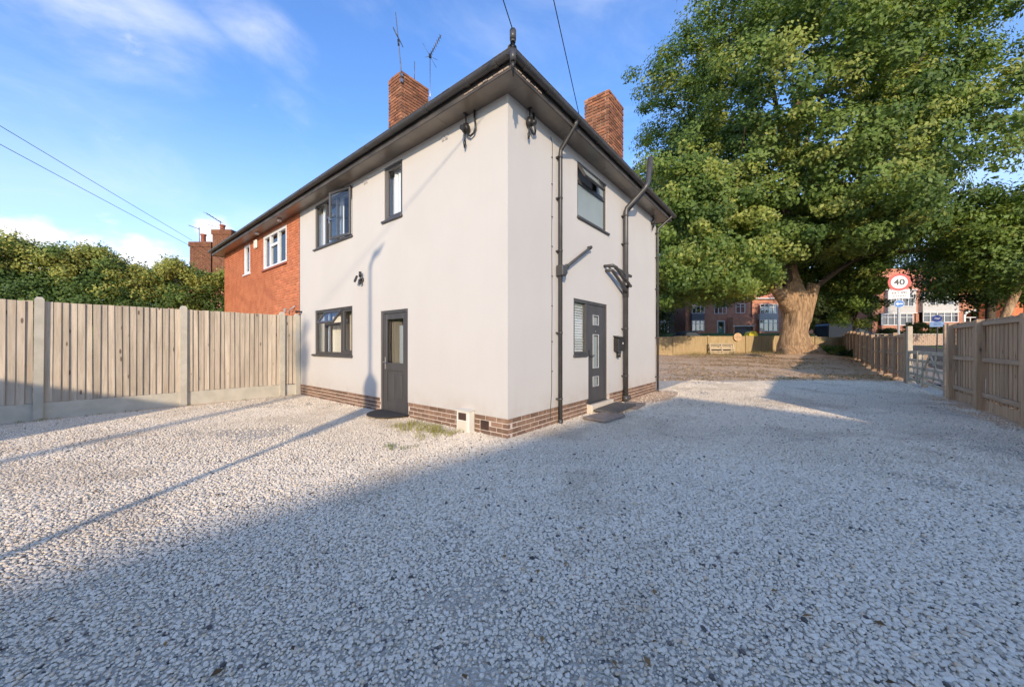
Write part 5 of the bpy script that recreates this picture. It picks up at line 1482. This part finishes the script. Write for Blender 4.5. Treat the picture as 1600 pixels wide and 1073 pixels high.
# arched porch
out = [(59.3, 2.7), (59.3, 5.0)] + [(60.7-1.4*math.cos(math.pi*k/12), 5.0+.95*math.sin(math.pi*k/12)) for k in range(13)] + [(62.1, 5.0), (62.1, 2.7), (61.85, 2.7), (61.85, 5.0)] + \
      [(60.7+1.15*math.cos(math.pi*k/12), 5.0+.72*math.sin(math.pi*k/12)) for k in range(13)] + [(59.55, 5.0), (59.55, 2.7)]
arch = MB().prism(out, 'y', -.14, -.02).build('porch_arch', 'white_upvc', hb_)
MB().box(59.5, 61.9, -.10, -.04, 4.86, 4.96).box(60.15, 60.25, -.10, -.04, 2.7, 4.86).box(61.15, 61.25, -.1, -.04, 2.7, 4.86).build('mullions', 'white_upvc', arch)
MB().box(59.5, 61.9, .02, .03, 2.7, 5.8).build('pane', 'far_glass', arch)
hip_roof(hb_, 47.4, 63.4, 0, 8.5, 8.6, 3.4, 'red_roof')
g = MB().prism([(53.0, 8.3), (58.6, 8.3), (55.8, 10.6)], 'y', -.6, 2.2).build('gable', 'terracotta', hb_)
MB().prism([(52.7, 8.15), (52.7, 8.32), (55.8, 10.85), (58.9, 8.32), (58.9, 8.15), (55.8, 10.66)], 'y', -.75, 3.2).build('gable_roof', 'red_roof', g)
stack(hb_, 52.6, 4.5, 11.2, 13.0, 1.2, .7, 3)
wing = MB().box(44.6, 47.38, 2.5, 8, 2.2, 7.4).build('side_wing', 'dark_brick_wall', hb_)
a, b = MB(), MB(); fwin(a, b, 45.3, 46.4, 6.1, 7.0, 2, 0, 2.47); f_ = a.build('window', 'white_upvc', hb_); b.build('pane', 'far_glass', f_)
MB().tube([(53.0, -.08, 2.5), (53.0, -.08, 8.4)], .05, 8).build('downpipe', 'grey_plastic', hb_)
# left-hand brick house behind the back fence
ha = thing('far_house', 'brick house with grey bay panel and green door seen left of the great trunk', 'house', S(0, 50, 0), SA)
mb = MB(); wall_with_holes(mb, 'S', 24.3, 33.55, 2.2, 7.9, 0, .25, [(28.8, 29.7, 2.6, 4.6)])
mb.box(24.3, 24.55, .25, 8, 2.2, 7.9); mb.box(33.3, 33.55, .25, 8, 2.2, 7.9); mb.box(24.55, 33.3, 7.75, 8, 2.2, 7.9)
mb.build('wall', 'far_brick', ha)
bay = MB().box(24.95, 26.7, -.5, -.005, 4.72, 5.62).build('bay_panel', 'grey_panel', ha)
win(ha, 24.95, 26.7, 5.64, 7.05, 3, 1, -.46); win(ha, 24.95, 26.7, 3.25, 4.70, 3, 1, -.46)
MB().box(24.95, 26.7, -.48, -.005, 2.4, 3.24).build('bay_base', 'far_brick', ha)
win(ha, 28.3, 30.0, 5.65, 6.95, 3, 1, -.04); win(ha, 31.3, 32.6, 5.75, 7.05, 2, 1, -.04)
d_ = MB().box(28.82, 29.68, .02, .08, 2.6, 4.55).build('door', 'teal_door', ha); MB().box(28.98, 29.52, .0, .02, 3.6, 4.4).build('pane', 'far_glass', d_)
MB().box(28.7, 28.82, -.05, .1, 2.6, 4.7).box(29.68, 29.8, -.05, .1, 2.6, 4.7).box(28.82, 29.68, -.049, .1, 4.58, 4.7).build('door_frame', 'white_upvc', ha)
gar = MB().box(30.2, 33.2, -1.2, -.005, 3.95, 5.1).box(30.2, 30.45, -1.2, -.005, 2.3, 3.94).box(32.95, 33.2, -1.2, -.005, 2.3, 3.94).build('garage_front', 'far_brick', ha)
MB().box(30.2, 33.2, -1.25, -1.19, 3.80, 3.93).build('trim', 'white_upvc', gar)
gd = MB()
for i in range(7): gd.box(30.46, 32.94, -1.0-.01*(i % 2), -.95, 2.45+.19*i, 2.62+.19*i)
gd.build('garage_door', 'grey_panel', gar)
hip_roof(ha, 24.3, 33.55, 0, 8, 7.9, 3.0, 'red_roof'); stack(ha, 29, 4, 10.3, 12.0)
MB().tube([(33.45, -.08, 2.4), (33.45, -.08, 7.7)], .06, 8).build('downpipe', 'grey_plastic', ha)
h2 = thing('far_house', 'brick house with pale green-tinted bay half hidden behind the great trunk', 'house', S(0, 50.4, 0), SA)
mb = MB(); mb.box(33.9, 42.5, 0, 8, 2.2, 7.9); mb.build('wall', 'far_brick', h2)
MB().box(34.6, 37.2, -.5, -.005, 4.9, 5.6).build('bay_panel', 'white_panel', h2)
win(h2, 34.6, 37.2, 3.2, 4.88, 4, 1, -.46); win(h2, 34.7, 37.1, 5.65, 7.0, 4, 1, -.46); MB().box(34.6, 37.2, -.48, -.005, 2.3, 3.18).build('bay_base', 'far_brick', h2)
win(h2, 39.2, 40.8, 5.7, 7.0, 3, 1, -.04); win(h2, 39.0, 41.2, 3.3, 4.8, 3, 1, -.04)
hip_roof(h2, 33.9, 42.5, 0, 8, 7.9, 3.0, 'red_roof'); stack(h2, 38, 4, 10.3, 12.0)
h3 = thing('far_house', 'dark stone-coloured house with small arched window at the left end of the back fence', 'house', S(0, 48, 0), SA)
MB().box(14.5, 21.8, 0, 8, 2.2, 7.4).build('wall', 'dark_stone', h3)
win(h3, 20.0, 21.0, 3.0, 4.3, 2, 1, -.03); win(h3, 17.6, 19.0, 5.2, 6.6, 3, 1, -.03)
MB().prism([(19.9, 4.3), (21.1, 4.3)] + [(20.5+.6*math.cos(math.pi*k/8), 4.3+.35*math.sin(math.pi*k/8)) for k in range(1, 8)], 'y', -.05, -.001).build('window_arch', 'white_panel', h3)
hip_roof(h3, 14.5, 21.8, 0, 8, 7.4, 2.8, 'roof_tile')
h4 = thing('far_house', 'deep red brick house end at the far right above the tall fence', 'house', S(0, 44, 0), SA)
MB().box(60.9, 63.0, .01, 2.6, 2.0, 7.2).build('wall', 'red_brick', h4)
MB().box(63.02, 72, -.6, 2.6, 2.0, 7.4).build('front_wall', 'terracotta', h4)
win(h4, 64.5, 66.5, 4.4, 5.8, 3, 1, -.63)
hip_roof(h4, 60.9, 72, -.3, 2.6, 7.42, 1.6, 'red_roof', .1)
# garden walls across the road
gw = thing('garden_wall', 'low pinkish garden wall seen through the gate below the bushes', 'wall', S(0, 39.1, 0), SA)
bmw = MB().box(-.21, .21, -.05, .05, -.1, .1, ch=.015).mesh('stone', 'garden_wall')
MB().box(38, 62, -.02, .18, .9, 2.32).build('backing', 'mortar', gw)
k = 0
for r_ in range(6):
    x = 43.0 + (.22 if r_ % 2 else 0)
    while x < 53.5: place(bmw, 'stone', (x, -.03, 1.28+.21*r_), gw, (0, 0, 0)); x += .44
MB().box(37.9, 62.1, -.10, .22, 2.45, 2.53).build('coping', 'concrete', gw)
# far house at the left, behind the neighbour
h5 = thing('far_house', 'distant house with two brick chimneys and red pots left of the red brick house', 'house', S(0, 22, 0), SA)
MB().box(-21.5, -13.5, 0, 7, -.1, 4.9).build('wall', 'far_brick', h5)
mb = MB()
n_ = 12
for i in range(n_):
    for sgn in (0, 1):
        ya, yb = (-.4+4.0*i/n_, -.4+4.0*(i+1)/n_+.05) if sgn == 0 else (7.4-3.9*i/n_, 7.4-3.9*(i+1)/n_-.05)
        za, zb = 4.9+2.3*i/n_+.03, 4.9+2.3*(i+1)/n_
        mb.add([(-21.9, ya, za), (-13.2, ya, za), (-13.2, yb, zb), (-21.9, yb, zb), (-21.9, ya, za-.05), (-13.2, ya, za-.05)], [(0,1,2,3), (4,5,1,0)])
mb.build('roof', 'roof_tile', h5)
MB().prism([(-.2, 4.9), (7.2, 4.9), (3.6, 7.05)], 'x', -21.6, -13.4).build('gable', 'far_brick', h5)
def far_stack(x0, x1, z0, z1, pot, poth):
    c = MB().box(x0+.02, x1-.02, .02, .88, z0, z1)
    ch = c.build('chimney', 'mortar', h5); bks = MB(); rgq = random.Random(int(x0*10)); z = z0; j = 0
    while z < z1-.02:
        ex = .05 if z > z1-.32 else 0
        x = x0 - (.11 if j % 2 else 0)
        while x < x1: bks.box(max(x, x0)-ex, min(x+.21, x1)+ex, -ex-rgq.uniform(0, .006), .03, z, z+.064); x += .225
        y = 0.0 - (.11 if j % 2 else 0)
        while y < .9: bks.box(x1-.03, x1+ex+rgq.uniform(0, .006), max(y, .032), min(y+.21, .9), z, z+.064); y += .225
        z += .075; j += 1
    tag(bks.build('brickwork', 'chimney_brick', ch), kind='stuff')
    MB().lathe([(0, 0), (.15, 0), (.13, .08), (.125, poth-.1), (.16, poth-.07), (.16, poth), (.11, poth)], (pot, .4, z1), 14).build('chimney_pot', 'terracotta', ch)
far_stack(-19.85, -18.55, 5.2, 7.65, -19.35, .60); far_stack(-18.45, -17.3, 5.2, 8.38, -18.15, .45)
a1_ = MB().tube([(-19.42, .2, 7.4), (-19.45, .2, 8.65)], .02, 6).tube([(-20.1, .2, 8.75), (-19.4, .2, 8.5)], .018, 6).tube([(-18.9, .2, 8.8), (-17.9, .2, 8.5)], .012, 6)
a1_.tube([(-19.1, .3, 9.55), (-18.15, .3, 8.95)], .022, 6).tube([(-18.2, .3, 8.7), (-18.2, .3, 9.05)], .02, 6)
for k in range(5): a1_.tube([(-19.05+.2*k, .05, 9.52-.125*k), (-19.05+.2*k, .55, 9.52-.125*k)], .010, 5)
a1_.build('aerial', 'aerial_metal', h5)

# ================================================================ aerials, wires
def aerials():
    t = thing('rod_aerial', 'leaning rod aerial with a ring on the corner of the left chimney', 'aerial', (1.0, 4.10, 7.55))
    MB().tube([(0, 0, 0), (-.02, .01, .45), (-.06, .03, .95), (-.12, .06, 1.62)], [.016, .013, .011, .008], 8).build('mast', 'aerial_metal', t)
    M = Matrix.Translation((-.07, .035, 1.05)) @ Matrix.Rotation(R(35), 4, 'Z') @ Matrix.Rotation(R(62), 4, 'X')
    pts = [(.20*math.cos(2*math.pi*k/28+.3), .20*math.sin(2*math.pi*k/28+.3), 0) for k in range(27)]
    MB().tube(pts, .006, 6, M=M).tube([(-.2, 0, 0), (.2, 0, 0)], .004, 5, M=M).build('ring', 'aerial_metal', t)
    MB().tube([(-.055, .03, .86), (-.065, .035, 1.0)], .022, 8).build('clamp', 'black_plastic', t)
    MB().box(-.02, .03, -.02, .02, .02, .10).box(-.02, .03, -.02, .02, .16, .22).build('bracket', 'metal', t)
    t = thing('rod_aerial', 'short plain rod standing on the left chimney behind the ring aerial', 'aerial', (1.42, 4.18, 7.85))
    MB().tube([(0, 0, 0), (0.0, -.01, .50)], .009, 6).tube([(0, 0, 0), (0, 0, .06)], .02, 8).build('rod', 'aerial_metal', t)
    t = thing('tv_aerial', 'small branching television aerial on a mast behind the left chimney', 'aerial', (1.96, 4.25, 7.0))
    MB().tube([(0, 0, 0), (0, 0, 1.95)], .010, 6).build('mast', 'metal', t)
    MB().tube([(-.15, 0, .42), (0.02, 0, .42)], .02, 6).tube([(-.15, 0, .22), (0.02, 0, .22)], .02, 6).build('bracket', 'aerial_metal', t)
    MB().tube([(0, 0, 1.88), (.11, -.30, 2.32)], .013, 6).build('boom', 'aerial_metal', t)
    mb = MB()
    for k in range(8):
        p = Vector((0, 0, 1.88)).lerp(Vector((.11, -.30, 2.32)), k/7.5); mb.tube([p+Vector((-.06, -.04, 0)), p+Vector((.06, .04, 0))], .006, 5)
    for e in ((-.20, .05, 2.10), (-.16, .02, 1.74), (.20, -.05, 1.86), (.22, .02, 1.70)): mb.tube([(0, 0, 1.86), e], .005, 5)
    mb.build('elements', 'aerial_metal', t)
    MB().box(-.025, .025, -.025, .025, 1.82, 1.90).build('box', 'black_plastic', t)
aerials()
POLE = S(-6.8, -15, 0); PT = Vector(S(-6.75, -15, 9.1))
def wire(a, b, label, sag=.25, r_=.006):
    a, b = Vector(a), Vector(b); pts = []
    for k in range(25):
        t = k/24; p = a.lerp(b, t); p.z -= sag*4*t*(1-t); pts.append(p)
    o = MB().tube([p - pts[0] for p in pts], r_, 5).build('overhead_wire', 'black_plastic', None, pts[0]); return tag(o, label, 'wire')
wire((-.475, -.475, 5.26), PT, 'thin overhead wire running up from the corner camera', .0)
wire((1.35, -.42, 5.12), PT + Vector((.1, 0, .15)), 'thin overhead wire running up from the side gutter behind the corner camera', .0)
wire(S(-19.7, 22, 7.75), PT + Vector((-.2, 0, .45)), 'upper of two thin wires crossing the sky at the left', .15, .010)
wire(S(-19.7, 22, 7.35), PT + Vector((-.2, 0, -.55)), 'lower of two thin wires crossing the sky at the left', .15, .010)

# ================================================================ signs
def text_mesh(body, size, m, depth=.003, bold=0.):
    cu = bpy.data.curves.new('lettering', 'FONT'); cu.body = body; cu.size = size; cu.extrude = depth; cu.offset = bold
    cu.align_x = 'CENTER'; cu.align_y = 'CENTER'; cu.resolution_u = 4
    ob = bpy.data.objects.new('tmp', cu); COL.objects.link(ob); bpy.context.view_layer.update()
    me = bpy.data.meshes.new_from_object(ob.evaluated_get(bpy.context.evaluated_depsgraph_get()))
    COL.objects.unlink(ob); bpy.data.objects.remove(ob); me.materials.clear(); me.materials.append(MAT[m]); return me
def disc(r_, y0, y1, m, name, parent, z, seg=32, sx_=1.):
    return MB().tube([(0, y0, z), (0, y1, z)], r_, seg, False).build(name, m, parent)
def speed_sign():
    t = thing('traffic_sign', 'pole with red-ringed 40 disc above a white plate and a small blue arrow disc', 'road sign', S(17.35, 16, 0), SA+R(-22))
    MB().tube([(0, .05, 0), (0, .05, 4.5)], .042, 12).build('pole', 'pole_grey', t)
    d = disc(.385, 0, .012, 'sign_red', 'speed_disc', t, 4.14)
    disc(.285, -.004, -.0005, 'sign_white', 'disc_face', d, 4.14)
    place(text_mesh('40', .36, 'sign_black', .001, .008), 'lettering', (0, -.007, 4.13), d, (R(90), 0, 0), (1.05, 1, 1))
    p = MB().box(-.36, .36, 0, .012, 3.40, 3.79, ch=.004).build('plate', 'sign_white', t)
    for s_, z, b in (('---- ---', .05, 3.745), ('JULY 2PD', .125, 3.66), ('at 2.2.2TTY', .095, 3.52)):
        place(text_mesh(s_, z, 'sign_black', .001, .002), 'lettering', (0, -.003, b), p, (R(90), 0, 0))
    b = disc(.175, 0, .012, 'sign_white', 'arrow_disc', t, 3.17); disc(.163, -.003, -.0005, 'sign_blue', 'disc_face', b, 3.17)
    MB().prism([(-.125, 3.17), (-.03, 3.245), (-.045, 3.19), (.12, 3.19), (.12, 3.15), (-.045, 3.15), (-.03, 3.095)], 'y', -.008, -.0035).build('arrow', 'sign_white', b)
speed_sign()
t = thing('road_sign', 'oval navy sign over a pale blue plate on a thin post beyond the gate', 'road sign', S(23.8, 20, 0), SA+R(-44))
MB().tube([(0, .04, 0), (.02, .04, 3.0)], .03, 10).build('pole', 'pole_dark', t)
d = disc(.19, 0, .012, 'sign_navy', 'disc', t, 2.80)
MB().tube([(-.11, -.004, 2.82), (-.06, -.004, 2.845), (0, -.004, 2.82), (.06, -.004, 2.80), (.11, -.004, 2.825)], .014, 6).tube([(-.11, -.004, 2.78), (-.02, -.004, 2.77), (.08, -.004, 2.765)], .008, 6).build('emblem', 'sign_white', d)
p = MB().box(-.27, .27, 0, .012, 2.34, 2.62, ch=.004).build('plate', 'sign_pale_blue', t)
MB().box(-.12, .14, -.003, 0, 2.52, 2.55).box(-.12, .2, -.003, 0, 2.44, 2.465).build('lines', 'sign_navy', p)

# ================================================================ vehicles and bin beyond the fence
def car(name, label, X, Y, z, L_, H_, m, van=False, rz=0.):
    t = thing(name, label, 'van' if van else 'car', S(X, Y, z), SA+rz)
    h = L_/2
    if van: pr = [(-h, .35), (-h, H_*.93), (-h+.15, H_), (h-1.5, H_), (h-.9, H_*.62), (h-.1, H_*.52), (h, .35)]
    else: pr = [(-h, .35), (-h+.03, H_*.60), (-h+.45, H_*.68), (-h+1.1, H_*.98), (-h+1.6, H_), (h-1.9, H_), (h-1.2, H_*.66), (h-.1, H_*.56), (h, .35)]
    b = MB().prism(pr, 'y', -.85, .85).build('body', m, t)
    md = b.modifiers.new('bevel', 'BEVEL'); md.width = .09; md.segments = 3
    if van: wn = [(h-1.95, H_*.62), (h-1.95, H_*.90), (h-1.55, H_*.90), (h-1.1, H_*.62)]
    else: wn = [(-h+.75, H_*.68), (-h+1.25, H_*.93), (h-2.0, H_*.93), (h-1.45, H_*.68)]
    MB().prism(wn, 'y', -.868, .868).build('side_window', 'dark_glass', t)
    for x in (-h+.85, h-.85):
        for y in (-.80, .80):
            w_ = MB().tube([(x, y-.10, .33), (x, y+.10, .33)], .33, 20, False).build('wheel', 'black_plastic', t)
            MB().tube([(x, y-.105, .33), (x, y+.105, .33)], .19, 14, False).build('rim', 'metal', w_)
    for y in (-.6, .6): MB().box(h-.10, h+.02, y-.15, y+.15, .62, .76, ch=.02).build('headlight', 'sign_white', t)
car('parked_van', 'dark blue-grey van showing above the back fence right of the great trunk', 34.4, 36.8, hz(34, 36.8)+.02, 5.0, 2.25, 'car_paint', True)
car('parked_car', 'dark car roof showing above the back fence before the left brick house', 18.8, 37.6, hz(18, 37.6)+.02, 4.2, 1.45, 'car_paint')
t = thing('grit_bin', 'yellow domed bin lid showing above the back fence', 'grit bin', S(24.1, 36, hz(24, 36)+.02), SA)
t.scale = (.62, .8, .97)
MB().prism([(-.55, 0), (.55, 0), (.68, 1.05), (-.68, 1.05)], 'y', -.4, .4).build('tub', 'yellow_plastic', t)
MB().prism([(-.72, 1.05), (.72, 1.05), (.60, 1.33), (.30, 1.50), (-.30, 1.50), (-.60, 1.33)], 'y', -.45, .45).build('lid', 'yellow_plastic', t)

# ================================================================ things behind the viewer that throw the shadows
th = thing('telegraph_pole', 'tall wooden telegraph pole behind the viewer carrying the overhead wires', 'telegraph pole', POLE)
MB().tube([(0, 0, 0), (0, 0, 9.3)], [.13, .10], 14).build('shaft', 'bark_dark', th)
MB().box(-.5, .5, -.05, .05, 8.9, 9.02).build('crossarm', 'bark_dark', th)
MB().box(-.16, .16, -.2, .2, 8.0, 8.6).build('junction_box', 'grey_plastic', th)
LP = S(-3.46, -2.4, 0)
tl = thing('street_lamp', 'slim grey lamp column behind the viewer with a sign box halfway up', 'street lamp', LP, SA)
MB().tube([(0, 0, 0), (0, 0, 5.95)], [.055, .042], 12).build('column', 'pole_dark', tl)
MB().tube([(0, 0, 5.9), (.08, 0, 6.02), (.42, 0, 6.20)], [.05, .05, .03], 10).build('arm', 'pole_dark', tl)
MB().sphere((.20, 0, 6.10), .13, 14, 8, (1.1, .8, .55)).build('lantern', 'grey_plastic', tl)
MB().prism([(-.10, 2.25), (.10, 2.25), (.20, 2.9), (.22, 3.42), (.13, 3.58), (0, 3.70), (-.13, 3.58), (-.22, 3.42), (-.20, 2.9)], 'y', -.05, .05).build('sign_box', 'grey_plastic', tl)
sb = thing('garage', 'low brick garage with sloping felt roof behind the viewer on the left', 'garage', S(-7.56, -.80, 0), SA)
MB().prism([(0, -.1), (0, 2.50), (-5, 3.28), (-5, -.1)], 'y', -5, 0).build('wall', 'far_brick', sb)
MB().prism([(.02, 2.505), (.02, 2.56), (-5.1, 3.36), (-5.1, 3.30)], 'y', -5.05, .02).build('roof', 'roof_tile', sb)
ang = SA + math.atan2(.717, .697)
bb_ = thing('flat_roof_building', 'plain two-storey brick building behind the viewer', 'building', S(3.2, -10.9, 0), ang)
# local +x = along the drive; building extends to -x and to -y
MB().prism([(0, 0), (-16, 0), (-16, -12), (-2.5, -12)], 'z', -.1, 5.85).build('wall', 'far_brick', bb_)
MB().prism([(0, 0), (-16, 0), (-16, -12), (-2.5, -12)], 'z', 5.851, 6.0).build('roof', 'roof_tile', bb_)
for x in (-14, -10.5, -7, -3.5):
    for z in (1.0, 3.7):
        a, b = MB(), MB(); a.box(x, x+1.4, .001, .05, z, z+.07).box(x, x+1.4, .001, .05, z+1.13, z+1.2).box(x, x+.07, .001, .05, z+.07, z+1.13).box(x+1.33, x+1.4, .001, .05, z+.07, z+1.13).box(x+.66, x+.74, .001, .05, z+.07, z+1.13)
        f_ = a.build('window', 'white_upvc', bb_); b.box(x+.07, x+1.33, .004, .02, z+.07, z+1.13).build('pane', 'dark_glass', f_)
simple_tree('low_tree', 'flat-topped spreading tree behind the viewer on the right', 11.3, -12.6, 0, 6.9, 4.3, 1.4, .75, 120, 120, .6, GREEN, .2, (.14, .24), .2)
